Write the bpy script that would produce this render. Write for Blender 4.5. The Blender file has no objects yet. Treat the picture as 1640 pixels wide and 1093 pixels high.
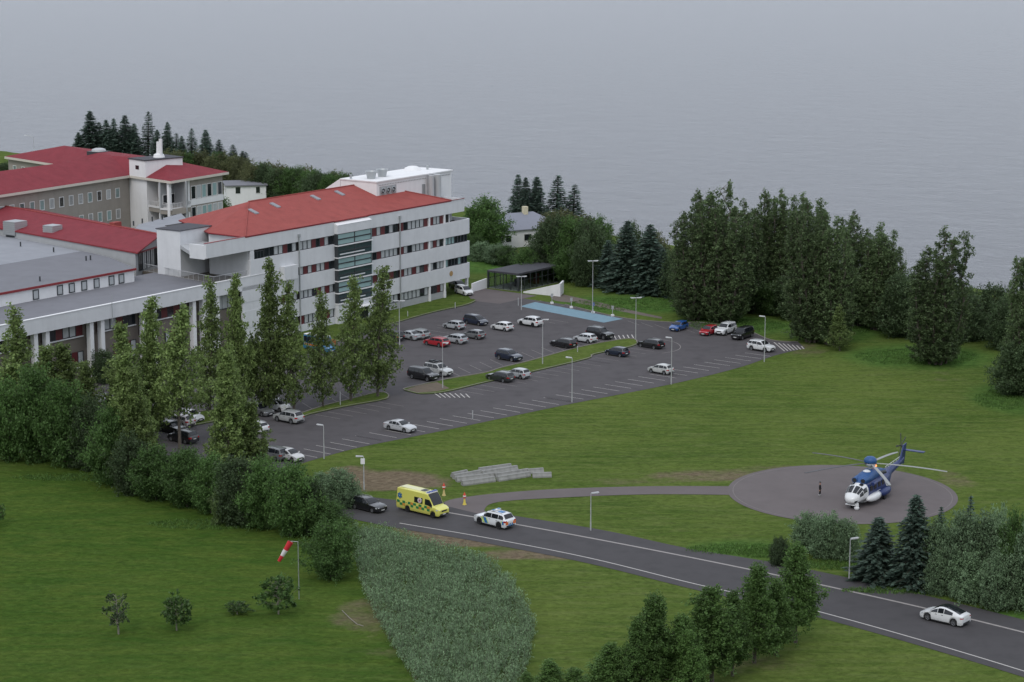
import bpy, math, random
from mathutils import Vector, Matrix
R = math.radians
S = bpy.context.scene
COL = S.collection
random.seed(7)

# ------------------------------------------------------------------ camera, sky, sun, exposure
CAM_H, PITCH, FPX = 68.0, R(10.95), 3450.0
cd = bpy.data.cameras.new('camera'); cam = bpy.data.objects.new('camera', cd); COL.objects.link(cam)
cam.location = (0, 0, CAM_H); cam.rotation_euler = (math.pi/2 - PITCH, 0, 0)
cd.sensor_width = 36; cd.lens = FPX/1640*36; cd.clip_start = 1; cd.clip_end = 30000
S.camera = cam
S.render.engine = 'CYCLES'
S.view_settings.view_transform = 'Standard'; S.view_settings.look = 'None'
S.view_settings.gamma = 1; S.view_settings.use_curve_mapping = False
S.view_settings.exposure = 0.62
SUN_EL, SUN_ROT = R(48), R(200)
w = bpy.data.worlds.new('World'); S.world = w; w.use_nodes = True
nt = w.node_tree; nt.nodes.clear()
sky = nt.nodes.new('ShaderNodeTexSky'); sky.sky_type = 'NISHITA'; sky.sun_disc = False
sky.sun_elevation = SUN_EL; sky.sun_rotation = SUN_ROT; sky.dust_density = 4; sky.ozone_density = 1.5
mx = nt.nodes.new('ShaderNodeMix'); mx.data_type = 'RGBA'; mx.inputs[0].default_value = 0.88
mx.inputs[7].default_value = (6.35, 6.8, 7.55, 1)        # even overcast cloud layer
bg = nt.nodes.new('ShaderNodeBackground'); bg.inputs[1].default_value = 0.1
wo = nt.nodes.new('ShaderNodeOutputWorld')
nt.links.new(sky.outputs[0], mx.inputs[6]); nt.links.new(mx.outputs[2], bg.inputs[0]); nt.links.new(bg.outputs[0], wo.inputs[0])
sl = bpy.data.lights.new('sun', 'SUN'); sl.energy = 0.6; sl.angle = R(22); sl.color = (1, .96, .9)
so = bpy.data.objects.new('sun', sl); COL.objects.link(so)
# direction to the sun: rotation measured like the sky texture's
sd = Vector((math.sin(SUN_ROT)*math.cos(SUN_EL), math.cos(SUN_ROT)*math.cos(SUN_EL), math.sin(SUN_EL)))
so.rotation_euler = sd.to_track_quat('Z', 'Y').to_euler(); so.location = (0, 0, 300)

# ------------------------------------------------------------------ survey: photo measurements -> metres
def ray(u, v):
    a = (u-820)/FPX; b = -(v-546.5)/FPX
    return (a, math.cos(PITCH)+b*math.sin(PITCH), -math.sin(PITCH)+b*math.cos(PITCH))
def G(u, v, z=0.0):
    r = ray(u, v); t = (z-CAM_H)/r[2]
    return Vector((r[0]*t, r[1]*t, z))
def height_at(p, u, v):
    r = ray(u, v); return CAM_H + r[2]*p.y/r[1]
def ppm(p):
    return FPX/(p.y*math.cos(PITCH)+(CAM_H-p.z)*math.sin(PITCH))

# ------------------------------------------------------------------ materials
def mat(name, col, rough=.7, metal=0, var=0, vscale=1.5, bump=0, bscale=20, spec=.5, emit=None, objcol=False, coat=0, island=0, trans=0, alpha=1, stretch=None, stain=None):
    m = bpy.data.materials.new(name); m.use_nodes = True
    n = m.node_tree; b = n.nodes['Principled BSDF']; L = n.links.new
    b.inputs['Base Color'].default_value = (*col, 1); b.inputs['Roughness'].default_value = rough
    b.inputs['Metallic'].default_value = metal; b.inputs['Specular IOR Level'].default_value = spec
    if coat: b.inputs['Coat Weight'].default_value = coat; b.inputs['Coat Roughness'].default_value = .06
    out = None
    if objcol:
        o = n.nodes.new('ShaderNodeObjectInfo'); out = o.outputs['Color']
    geo = n.nodes.new('ShaderNodeNewGeometry')
    def scaled(src, fac_sock, lo, hi):
        mr = n.nodes.new('ShaderNodeMapRange'); mr.inputs[3].default_value = lo; mr.inputs[4].default_value = hi
        L(fac_sock, mr.inputs[0])
        mm = n.nodes.new('ShaderNodeVectorMath'); mm.operation = 'SCALE'
        if src is None: mm.inputs[0].default_value = col
        else: L(src, mm.inputs[0])
        L(mr.outputs[0], mm.inputs[3]); return mm.outputs[0]
    pos = geo.outputs['Position']
    if stretch:
        mp = n.nodes.new('ShaderNodeMapping'); mp.inputs['Scale'].default_value = stretch
        L(pos, mp.inputs[0]); pos = mp.outputs[0]
    if var:
        t = n.nodes.new('ShaderNodeTexNoise'); t.inputs['Scale'].default_value = vscale; t.inputs['Detail'].default_value = 6
        t.inputs['Roughness'].default_value = .65
        L(pos, t.inputs[0]); out = scaled(out, t.outputs[0], 1-var*2, 1+var*2)
    if stain:
        t = n.nodes.new('ShaderNodeTexNoise'); t.inputs['Scale'].default_value = stain[0]; t.inputs['Detail'].default_value = 8
        mp = n.nodes.new('ShaderNodeMapping'); mp.inputs['Scale'].default_value = (1, 1, .12); L(geo.outputs['Position'], mp.inputs[0]); L(mp.outputs[0], t.inputs[0])
        mr = n.nodes.new('ShaderNodeMapRange'); mr.inputs[1].default_value = .48; mr.inputs[2].default_value = .75; L(t.outputs[0], mr.inputs[0])
        out = scaled(out, mr.outputs[0], 1, stain[1])
    if island:
        out = scaled(out, geo.outputs['Random Per Island'], 1-island, 1+island)
        o = n.nodes.new('ShaderNodeObjectInfo'); out = scaled(out, o.outputs['Random'], .75, 1.25)
    if out is not None: L(out, b.inputs['Base Color'])
    if bump:
        t = n.nodes.new('ShaderNodeTexNoise'); t.inputs['Scale'].default_value = bscale; t.inputs['Detail'].default_value = 4
        L(pos, t.inputs[0]); bp = n.nodes.new('ShaderNodeBump'); bp.inputs['Strength'].default_value = bump
        L(t.outputs[0], bp.inputs['Height']); L(bp.outputs[0], b.inputs['Normal'])
    if emit: b.inputs['Emission Color'].default_value = (*emit[:3], 1); b.inputs['Emission Strength'].default_value = emit[3]
    if trans: b.inputs['Transmission Weight'].default_value = trans; b.inputs['IOR'].default_value = 1.3
    return m
M = {}
M['plaster'] = mat('white_plaster', (.60, .61, .63), .85, var=.06, vscale=.5, stain=(1.2, .94))
M['plaster_bright'] = mat('bright_plaster', (.72, .72, .73), .8, var=.05, vscale=.6, stain=(1.1, .94))
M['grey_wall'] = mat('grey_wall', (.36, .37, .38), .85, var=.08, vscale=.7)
M['beige_wall'] = mat('beige_pebbledash', (.29, .265, .235), .9, var=.08, vscale=.8, bump=.2, stain=(.8, .9))
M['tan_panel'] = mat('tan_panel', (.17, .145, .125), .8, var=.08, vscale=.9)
M['cornice'] = mat('cream_cornice', (.55, .51, .45), .8, var=.06)
def roofmat(name, col, freq, rot):
    m = mat(name, col, .75, var=.12, vscale=.5, spec=.12, stretch=(1, 1, .2), stain=(.7, .88))
    n = m.node_tree; L = n.links.new
    g = n.nodes.new('ShaderNodeTexCoord'); wv = n.nodes.new('ShaderNodeTexWave'); wv.inputs['Scale'].default_value = freq
    mp = n.nodes.new('ShaderNodeMapping'); mp.inputs['Rotation'].default_value = (0, 0, rot)
    L(g.outputs['Object'], mp.inputs[0]); L(mp.outputs[0], wv.inputs[0])
    bp = n.nodes.new('ShaderNodeBump'); bp.inputs['Strength'].default_value = .5; bp.inputs['Distance'].default_value = .04
    L(wv.outputs[1], bp.inputs['Height']); L(bp.outputs[0], n.nodes['Principled BSDF'].inputs['Normal'])
    return m
M['roof_bright'] = roofmat('coral_metal_roof', (.29, .072, .064), 1.4, 0)
M['roof_red'] = roofmat('crimson_metal_roof', (.205, .036, .046), 1.4, 0)
M['red_trim'] = mat('red_trim', (.22, .02, .025), .5)
M['felt'] = mat('grey_roof_felt', (.155, .157, .175), .9, var=.10, vscale=.35, bump=.15)
M['felt_light'] = mat('pale_roof_felt', (.25, .26, .285), .9, var=.10, vscale=.4)
M['felt_dark'] = mat('dark_roof_felt', (.05, .05, .06), .85, var=.12, vscale=.6)
M['deck'] = mat('brown_deck', (.10, .085, .07), .9, var=.12, vscale=1)
M['metal'] = mat('galvanised_metal', (.40, .42, .43), .45, .6, var=.05)
M['pale_metal'] = mat('pale_metal', (.43, .44, .45), .5, .2)
M['frame_dark'] = mat('dark_frame', (.035, .04, .045), .5)
M['frame_white'] = mat('white_frame', (.66, .66, .66), .5)
M['glass'] = mat('window_glass', (.018, .022, .026), .08, spec=.8)
M['blind'] = mat('blind_behind_glass', (.42, .44, .45), .25, spec=.6, var=.12, vscale=.9)
M['teal'] = mat('teal_glass', (.27, .39, .39), .15, spec=.7, var=.1, vscale=.6)
M['stair_glass'] = mat('stair_glass', (.045, .07, .075), .12, spec=.7, var=.2, vscale=1.2)
M['interior'] = mat('dark_interior', (.02, .018, .018), .9)
M['red_panel'] = mat('maroon_panel', (.10, .013, .016), .5, var=.1)
M['asphalt'] = mat('asphalt', (.079, .073, .077), .92, var=.10, vscale=.14, bump=.25, bscale=30, spec=.25, stain=(.45, .78))
M['asphalt_old'] = mat('old_asphalt', (.125, .108, .108), .92, var=.10, vscale=.25, bump=.2, bscale=30, spec=.2)
M['road_asphalt'] = mat('road_asphalt', (.060, .057, .060), .9, var=.09, vscale=.22, bump=.2, bscale=30, spec=.3, stain=(.5, .82))
M['kerb'] = mat('concrete_kerb', (.19, .175, .15), .9, var=.1)
M['paint'] = mat('road_paint', (.44, .42, .40), .8, var=.16, vscale=3)
M['paint_worn'] = mat('worn_paint', (.21, .19, .185), .85, var=.18, vscale=2)
M['blue_paint'] = mat('blue_parking_paint', (.15, .25, .31), .85, var=.12, vscale=.8)
M['concrete'] = mat('weathered_concrete', (.25, .25, .24), .9, var=.15, vscale=1.4, bump=.3, stain=(2, .75))
M['tyre'] = mat('tyre_rubber', (.012, .012, .013), .85)
M['rim'] = mat('alloy_rim', (.40, .41, .43), .3, .8)
M['rim_dark'] = mat('dark_rim', (.05, .05, .055), .4, .6)
M['car_paint'] = mat('car_paint', (.5, .5, .5), .32, objcol=True, coat=.8)
M['car_trim'] = mat('black_plastic', (.02, .02, .022), .6)
M['car_glass'] = mat('car_glass', (.012, .014, .018), .08, spec=.5)
M['lamp_clear'] = mat('clear_lens', (.6, .62, .65), .1, .3)
M['lamp_red'] = mat('red_lens', (.35, .01, .012), .2)
M['lamp_amber'] = mat('orange_lens', (.7, .16, .02), .3)
M['plate'] = mat('number_plate', (.6, .6, .6), .5)
M['bark'] = mat('bark', (.10, .085, .07), .95, var=.2, vscale=3)
M['bark_pale'] = mat('pale_bark', (.22, .20, .17), .95, var=.2, vscale=3)
def leafmat(name, c, isl=.45):
    m = mat(name, c, .6, spec=.25, var=.16, vscale=.45, island=isl)
    n = m.node_tree; b = n.nodes['Principled BSDF']; out = n.nodes['Material Output']
    t = n.nodes.new('ShaderNodeBsdfTranslucent'); ms = n.nodes.new('ShaderNodeMixShader'); ms.inputs[0].default_value = .36
    src = b.inputs['Base Color'].links[0].from_socket
    n.links.new(src, t.inputs[0]); n.links.new(b.outputs[0], ms.inputs[1]); n.links.new(t.outputs[0], ms.inputs[2])
    n.links.new(ms.outputs[0], out.inputs[0]); return m
M['leaf_poplar'] = leafmat('poplar_leaves', (.155, .215, .070))
M['leaf_grove'] = leafmat('grove_poplar_leaves', (.105, .155, .066))
M['leaf_broad'] = leafmat('broad_leaves', (.078, .145, .042))
M['leaf_dark'] = leafmat('dark_leaves', (.066, .102, .046))
M['leaf_olive'] = leafmat('olive_leaves', (.10, .112, .05))
M['leaf_grey'] = leafmat('grey_willow_leaves', (.165, .245, .135), .4)
M['leaf_pale'] = leafmat('pale_leaves', (.11, .16, .06), .4)
M['needle'] = leafmat('spruce_needles', (.095, .145, .112), .4)
M['needle_green'] = leafmat('pine_needles', (.095, .170, .048), .4)

# ------------------------------------------------------------------ mesh building
class MB:
    def __init__(s): s.v = []; s.f = []; s.m = []
    def add(s, vs, fs, m=0):
        o = len(s.v); s.v += [tuple(p) for p in vs]
        for f in fs: s.f.append(tuple(i+o for i in f)); s.m.append(m)
    def quad(s, a, b, c, d, m=0): s.add([a, b, c, d], [(0, 1, 2, 3)], m)
    def poly(s, pts, m=0): s.add(pts, [tuple(range(len(pts)))], m)
    def box(s, x0, x1, y0, y1, z0, z1, m=0):
        s.add([(x0,y0,z0),(x1,y0,z0),(x1,y1,z0),(x0,y1,z0),(x0,y0,z1),(x1,y0,z1),(x1,y1,z1),(x0,y1,z1)],
              [(0,3,2,1),(4,5,6,7),(0,1,5,4),(1,2,6,5),(2,3,7,6),(3,0,4,7)], m)
    def prism(s, pts, z0, z1, m=0, mtop=None):
        n = len(pts)
        a = sum(pts[i][0]*pts[(i+1)%n][1]-pts[(i+1)%n][0]*pts[i][1] for i in range(n))
        if a < 0: pts = pts[::-1]
        vs = [(p[0], p[1], z0) for p in pts]+[(p[0], p[1], z1) for p in pts]
        s.add(vs, [tuple(range(n))[::-1]]+[(i, (i+1)%n, n+(i+1)%n, n+i) for i in range(n)], m)
        s.add(vs[n:], [tuple(range(n))], m if mtop is None else mtop)
    def hull(s, bot, top, m=0):     # side-linked polygons, same count
        n = len(bot)
        s.add(list(bot)+list(top), [tuple(range(n))[::-1], tuple(range(n, 2*n))]+[(i, (i+1)%n, n+(i+1)%n, n+i) for i in range(n)], m)
    def tube(s, a, b, r0, r1=None, n=8, m=0, caps=True):
        a = Vector(a); b = Vector(b); r1 = r0 if r1 is None else r1
        d = (b-a).normalized(); u = d.orthogonal().normalized(); w_ = d.cross(u)
        vs = []
        for p, r in ((a, r0), (b, r1)):
            for i in range(n):
                t = 2*math.pi*i/n; vs.append(p+u*math.cos(t)*r+w_*math.sin(t)*r)
        fs = [(i, (i+1)%n, n+(i+1)%n, n+i) for i in range(n)]
        if caps: fs += [tuple(range(n))[::-1], tuple(range(n, 2*n))]
        s.add(vs, fs, m)
    def path(s, pts, r, n=6, m=0):
        for i in range(len(pts)-1): s.tube(pts[i], pts[i+1], r, r, n, m)
    def lathe(s, prof, axis='z', n=20, m=0, c=(0,0,0)):
        vs = []; k = len(prof)
        for i in range(n):
            t = 2*math.pi*i/n
            for r, h in prof:
                p = (r*math.cos(t), r*math.sin(t), h)
                if axis == 'y': p = (p[0], h, p[1])
                if axis == 'x': p = (h, p[0], p[1])
                vs.append((p[0]+c[0], p[1]+c[1], p[2]+c[2]))
        fs = []
        for i in range(n):
            j = (i+1) % n
            for q in range(k-1): fs.append((i*k+q, j*k+q, j*k+q+1, i*k+q+1))
        s.add(vs, fs, m)
    def loft(s, rings, m=0, caps=True):
        n = len(rings[0]); vs = [p for r in rings for p in r]; fs = []
        for i in range(len(rings)-1):
            for j in range(n): fs.append((i*n+j, i*n+(j+1)%n, (i+1)*n+(j+1)%n, (i+1)*n+j))
        if caps: fs += [tuple(range(n))[::-1], tuple((len(rings)-1)*n+j for j in range(n))]
        s.add(vs, fs, m)
    def mesh(s, name, mats, smooth=None, recalc=False):
        me = bpy.data.meshes.new(name); me.from_pydata(s.v, [], s.f)
        for k in (mats if isinstance(mats, (list, tuple)) else [mats]): me.materials.append(M[k] if isinstance(k, str) else k)
        me.polygons.foreach_set('material_index', s.m)
        if recalc:
            import bmesh
            bm = bmesh.new(); bm.from_mesh(me); bmesh.ops.recalc_face_normals(bm, faces=bm.faces); bm.to_mesh(me); bm.free()
        if smooth is not None:
            me.polygons.foreach_set('use_smooth', [True]*len(me.polygons)); me.set_sharp_from_angle(angle=R(smooth))
        me.update(); return me
    def build(s, name, mats, parent=None, smooth=None, recalc=False):
        return link(name, s.mesh(name, mats, smooth, recalc), parent)
def link(name, me, parent=None, loc=None, rz=None):
    o = bpy.data.objects.new(name, me); COL.objects.link(o); o.parent = parent
    if loc is not None: o.location = loc
    if rz is not None: o.rotation_euler = (0, 0, rz)
    return o
def tag(o, label=None, cat=None, group=None, kind=None):
    if label: o['label'] = label
    if cat: o['category'] = cat
    if group: o['group'] = group
    if kind: o['kind'] = kind
    return o
def thing(name, label, cat, loc=(0,0,0), rz=0, group=None):
    o = bpy.data.objects.new(name, None); COL.objects.link(o); o.location = loc; o.rotation_euler = (0, 0, rz)
    o.empty_display_size = .3
    return tag(o, label, cat, group)
def copy_tree(o, parent=None):
    c = o.copy(); COL.objects.link(c); c.parent = parent
    for ch in [q for q in o.children]: copy_tree(ch, c)
    return c
def paint(o, col):
    o.color = (*col, 1)
    for c in o.children: paint(c, col)

# ------------------------------------------------------------------ terrain and water
SHORE = [(-2500, 2100), (-700, 1180), (-300, 800), (-152, 648), (-44, 576), (-9, 508), (36, 452), (95, 392), (200, 320), (420, 100), (900, -600), (2500, -2500)]
def shore_dist(x, y):                 # >0 seaward
    best = 1e9; sg = 1
    for (ax, ay), (bx, by) in zip(SHORE, SHORE[1:]):
        dx, dy = bx-ax, by-ay; L2 = dx*dx+dy*dy
        t = max(0, min(1, ((x-ax)*dx+(y-ay)*dy)/L2)); px, py = ax+dx*t, ay+dy*t
        d = math.hypot(x-px, y-py)
        if d < best: best = d; sg = 1 if (dx*(y-ay)-dy*(x-ax)) > 0 else -1
    return best*sg
def sm(t): t = max(0, min(1, t)); return t*t*(3-2*t)
def ground_z(x, y):
    d = shore_dist(x, y)
    z = -16*sm((d-2)/42)
    if y < 165: z += 34*sm((165-y)/150)*min(1, 1) + (max(0, 60-y)*.25)
    return min(z, 62 if y > -120 else 90)
def zone_e(pts):                      # pixel ellipses measured on the photo -> ground ellipses
    out = []
    for u, v, ru, rv, k in pts:
        c = G(u, v); a = G(u+ru, v); b = G(u, v-rv)
        out.append((c.x, c.y, abs(a.x-c.x), abs(b.y-c.y), k))
    return out
DIRT = zone_e([(618,770,85,16,1.),(560,760,40,14,.8),(690,772,40,10,.7),(760,866,110,10,1.),(880,888,110,10,.85),(690,848,60,8,.9),(585,985,60,26,.55),(620,1030,50,25,.4),(1290,560,40,10,.5),
    (1352,752,150,10,.35),(1530,770,30,18,.5),(1500,600,60,12,.3),(715,623,40,6,.5),(1205,1062,110,18,.4),(1150,762,110,9,.7),(1235,752,60,8,.5),(1020,770,90,6,.4),(1180,790,40,14,.25),(930,790,220,22,.18)])
LUSH = zone_e([(1180,522,90,14,.9),(1470,572,110,18,.9),(1010,488,120,14,.9),(1190,880,90,13,.9),(1620,640,60,22,.8),(1330,530,80,16,.8),(780,425,60,12,.9),(1620,985,120,8,.8),(1420,935,130,8,.7),(1240,905,60,8,.6)])
DEEP_SHADE = zone_e([(120,880,420,150,.9),(300,1010,420,140,.8),(60,1090,300,100,.6),(150,790,250,60,.4)])  # lower-left lawn: greener, with cloud shade painted into the grass colour
def zval(Z, x, y):
    s_ = 0
    for cx, cy, rx, ry, k in Z:
        d = math.hypot((x-cx)/rx, (y-cy)/ry)
        if d < 1.35: s_ = max(s_, k*sm((1.35-d)/.6))
    return s_
def axis(parts):
    out = []
    for a, b, st in parts:
        x = a
        while x < b-1e-6: out.append(x); x += st
    out.append(parts[-1][1]); return out
XS = axis([(-2500,-700,300),(-700,-240,20),(-240,-100,5),(-100,110,1.8),(110,240,5),(240,700,20),(700,2500,300)])
YS = axis([(-2500,-100,300),(-100,150,10),(150,320,1.6),(320,700,4),(700,1100,25),(1100,2500,200)])
vs = []; dv = []; lv = []; ev = []
for y in YS:
    for x in XS:
        jz = .0
        vs.append((x, y, ground_z(x, y)))
        inn = -110 < x < 120 and 150 < y < 520
        dv.append(zval(DIRT, x, y) if inn else 0); lv.append(zval(LUSH, x, y) if inn else 0); ev.append(zval(DEEP_SHADE, x, y) if inn or x < 0 else 0)
nx = len(XS)
fs = [(j*nx+i, j*nx+i+1, (j+1)*nx+i+1, (j+1)*nx+i) for j in range(len(YS)-1) for i in range(nx-1)]
me = bpy.data.meshes.new('ground'); me.from_pydata(vs, [], fs)
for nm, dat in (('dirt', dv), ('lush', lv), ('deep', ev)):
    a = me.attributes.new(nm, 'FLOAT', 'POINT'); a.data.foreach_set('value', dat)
me.polygons.foreach_set('use_smooth', [True]*len(fs))
gm = bpy.data.materials.new('grass'); gm.use_nodes = True
n = gm.node_tree; L = n.links.new; B = n.nodes['Principled BSDF']; B.inputs['Roughness'].default_value = 1; B.inputs['Specular IOR Level'].default_value = .02
geo = n.nodes.new('ShaderNodeNewGeometry')
def noise(scale, det=5, rough=.6, st=None, rot=0, dist=0):
    t = n.nodes.new('ShaderNodeTexNoise'); t.inputs['Scale'].default_value = scale; t.inputs['Detail'].default_value = det; t.inputs['Roughness'].default_value = rough
    t.inputs['Distortion'].default_value = dist
    mp = n.nodes.new('ShaderNodeMapping'); mp.inputs['Rotation'].default_value = (0, 0, rot)
    if st: mp.inputs['Scale'].default_value = st
    L(geo.outputs['Position'], mp.inputs[0]); L(mp.outputs[0], t.inputs[0]); return t.outputs[0]
def mapr(s_, a, b, lo=0, hi=1):
    r_ = n.nodes.new('ShaderNodeMapRange'); r_.inputs[1].default_value = a; r_.inputs[2].default_value = b; r_.inputs[3].default_value = lo; r_.inputs[4].default_value = hi
    L(s_, r_.inputs[0]); return r_.outputs[0]
def mixc(f, a, b):
    x = n.nodes.new('ShaderNodeMix'); x.data_type = 'RGBA'; L(f, x.inputs[0])
    for k, c in ((6, a), (7, b)):
        if isinstance(c, tuple): x.inputs[k].default_value = (*c, 1)
        else: L(c, x.inputs[k])
    return x.outputs[2]
def mul(a, b):
    x = n.nodes.new('ShaderNodeMath'); x.operation = 'MULTIPLY'; L(a, x.inputs[0])
    if isinstance(b, float): x.inputs[1].default_value = b
    else: L(b, x.inputs[1])
    return x.outputs[0]
def attr(nm): a = n.nodes.new('ShaderNodeAttribute'); a.attribute_name = nm; return a.outputs['Fac']
def add(a, b):
    x = n.nodes.new('ShaderNodeMath'); x.operation = 'ADD'; L(a, x.inputs[0]); L(b, x.inputs[1]); return x.outputs[0]
c = mixc(mapr(noise(.045, 5, .6), .38, .62), (.056, .092, .018), (.088, .122, .028))
c = mixc(mul(mapr(noise(.9, 6, .7, (.22, 1, 1), R(-8), .5),   .46, .66), .8), c, (.105, .130, .042))
c = mixc(mul(mapr(noise(.5, 6, .7, (.3, 1, 1), R(14), 1.5), .45, .66), .55), c, (.036, .068, .014))
c = mixc(mul(mapr(noise(.5, 4, .6, (.07, 1, 1), R(-47)), .42, .6), .35), c, (.105, .138, .034))
c = mixc(mul(attr('deep'), .78), c, mixc(mapr(noise(.35, 6, .65, (.4, 1, 1), R(-15), 1), .35, .68), (.022, .062, .008), (.058, .090, .015)))  # deep: richer green, darkened in colour as if under cloud shade
c = mixc(mul(attr('lush'), mapr(noise(.12, 5), .2, .5, .5, 1)), c, mixc(mapr(noise(.6, 5), .35, .65), (.034, .085, .018), (.075, .145, .034)))
dn = mapr(add(attr('dirt'), mul(noise(.28, 7, .75), 1.3)), .95, 1.5)
c = mixc(dn, c, mixc(mapr(noise(1.2, 5), .35, .65), (.115, .088, .060), (.16, .13, .088)))
fine = noise(1.5, 8, .75, (.8, 1, 1), R(20), .6); 
c2 = n.nodes.new('ShaderNodeVectorMath'); c2.operation = 'SCALE'; L(c, c2.inputs[0]); L(mapr(fine, .35, .65, .76, 1.34), c2.inputs[3])
L(c2.outputs[0], B.inputs['Base Color'])
bp = n.nodes.new('ShaderNodeBump'); bp.inputs['Strength'].default_value = .6; bp.inputs['Distance'].default_value = .35
L(noise(1.1, 8, .75, (.4, 1, 1)), bp.inputs['Height']); L(bp.outputs[0], B.inputs['Normal'])
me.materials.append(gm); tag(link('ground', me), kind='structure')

wm = bpy.data.materials.new('water'); wm.use_nodes = True; n = wm.node_tree; L = n.links.new; B = n.nodes['Principled BSDF']
B.inputs['Base Color'].default_value = (.10, .105, .12, 1); B.inputs['Roughness'].default_value = .22; B.inputs['IOR'].default_value = 1.33
geo = n.nodes.new('ShaderNodeNewGeometry')
h1 = noise(.09, 7, .72, (.8, 1, 1), R(25), .8); h2 = noise(.5, 5, .7, (.7, 1, 1), R(-16), .8)
hs = add(mul(h1, 1.3), mul(h2, .8))
bp = n.nodes.new('ShaderNodeBump'); bp.inputs['Strength'].default_value = 1; bp.inputs['Distance'].default_value = .9
L(hs, bp.inputs['Height']); L(bp.outputs[0], B.inputs['Normal'])
wv = MB(); wv.quad((-12000, -3000, -12), (12000, -3000, -12), (12000, 16000, -12), (-12000, 16000, -12))
tag(wv.build('water', [wm]), kind='structure')
# ------------------------------------------------------------------ car park, road, path, helipad (sheets 4 mm apart or more)
def gp(pts, z): return [G(u, v, z) for u, v in pts]
def sheet(name, pts, z, m, kind='structure', fine=None):
    b = MB(); q = gp(pts, z)
    a = sum(q[i].x*q[(i+1)%len(q)].y-q[(i+1)%len(q)].x*q[i].y for i in range(len(q)))
    if a < 0: q = q[::-1]
    b.poly(q); o = b.build(name, m); return tag(o, kind=kind)
def smooth_line(pts, k=6):
    out = []
    for i in range(len(pts)-1):
        p0 = pts[max(i-1, 0)]; p1 = pts[i]; p2 = pts[i+1]; p3 = pts[min(i+2, len(pts)-1)]
        for j in range(k):
            t = j/k
            out.append(tuple(.5*((2*p1[c])+(-p0[c]+p2[c])*t+(2*p0[c]-5*p1[c]+4*p2[c]-p3[c])*t*t+(-p0[c]+3*p1[c]-3*p2[c]+p3[c])*t**3) for c in (0, 1)))
    out.append(tuple(pts[-1])); return out
LOT_LOW = smooth_line([(455,752),(505,736),(580,716),(700,692),(800,671),(915,647),(1073,616),(1180,590),(1240,570),(1290,558)])
LOT = LOT_LOW + [(1278,548),(1235,545),(1190,527),(1125,517),(1085,517),(1000,510),(905,488),(857,481),(835,478),(860,474),(775,462),(748,470),(757,484),(700,497),(650,511),(560,533),(480,560),(400,590),(300,560),(180,600),(60,660),(-120,700),(-120,728),(60,724),(200,742),(330,764),(420,762)]
sheet('car_park_asphalt', LOT, .02, 'asphalt')
sheet('forecourt', [(757,482),(748,472),(775,462),(860,474),(835,479),(800,487)], .026, 'asphalt_old')
# road
WL = smooth_line([(480,806),(560,822),(640,838),(760,858),(940,893),(1120,937),(1320,982),(1640,1075),(2000,1195)])
FL = smooth_line([(470,775),(520,782),(600,797),(700,808),(860,832),(980,852),(1100,878),(1260,905),(1440,944),(1640,993),(2000,1090)])
NE = [(u-2, v+5+v*.004) for u, v in WL]
sheet('road', FL+NE[::-1], .03, 'road_asphalt')
sheet('road_to_car_park', [(470,775),(520,782),(500,812),(480,812),(430,790),(380,760),(420,752),(455,752)], .024, 'asphalt')
def stripe(name, px, w_, z, m, dash=None):
    b = MB(); p = [G(u, v, z) for u, v in px]; acc = 0
    L_ = []; 
    for i in range(len(p)-1):
        d = (p[i+1]-p[i]); ln = d.length; nrm = Vector((-d.y, d.x, 0)).normalized()*w_/2
        if dash is None or (acc % (dash[0]+dash[1])) < dash[0]: b.quad(p[i]-nrm, p[i+1]-nrm, p[i+1]+nrm, p[i]+nrm)
        acc += ln
    return tag(b.build(name, m), kind='structure')
stripe('edge_line', [p for p in WL if p[0] > 635], .17, .036, 'paint')
CL = smooth_line([(700,818),(860,846),(1030,878),(1190,910),(1320,938),(1480,974),(1640,1013),(2000,1104)])
stripe('shoulder_line', CL, .34, .036, mat('pale_shoulder_line', (.27, .25, .24), .85, var=.14, vscale=2))
# path and helipad
PT = smooth_line([(704,808),(728,799),(800,790),(900,783),(1040,779),(1175,779)]); PB = smooth_line([(786,828),(776,816),(800,804),(900,797),(1040,792),(1180,793)])
sheet('path', PT+PB[::-1], .034, 'asphalt_old')
pc = G(1352, 793); HR = 13.85
pc = Vector(((26.458+53.845)/2, 253.9, 0))
b = MB(); b.poly([(pc.x+HR*math.cos(2*math.pi*i/96), pc.y+HR*math.sin(2*math.pi*i/96), .04) for i in range(96)])
tag(b.build('helipad', mat('helipad_asphalt', (.128, .112, .112), .92, var=.10, vscale=.3, bump=.25, bscale=25, spec=.2)), kind='structure')
b = MB()
for rr, ww in ((HR-.6, .12),):
    N = 96
    for i in range(N):
        a0 = 2*math.pi*i/N; a1 = 2*math.pi*(i+1)/N
        b.quad(*[(pc.x+r_*math.cos(a), pc.y+r_*math.sin(a), .046) for r_, a in ((rr-ww, a0), (rr, a0), (rr, a1), (rr-ww, a1))])
tag(b.build('helipad_ring_paint', mat('faded_ring', (.15, .135, .13), .9, var=.12)), kind='structure')
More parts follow.
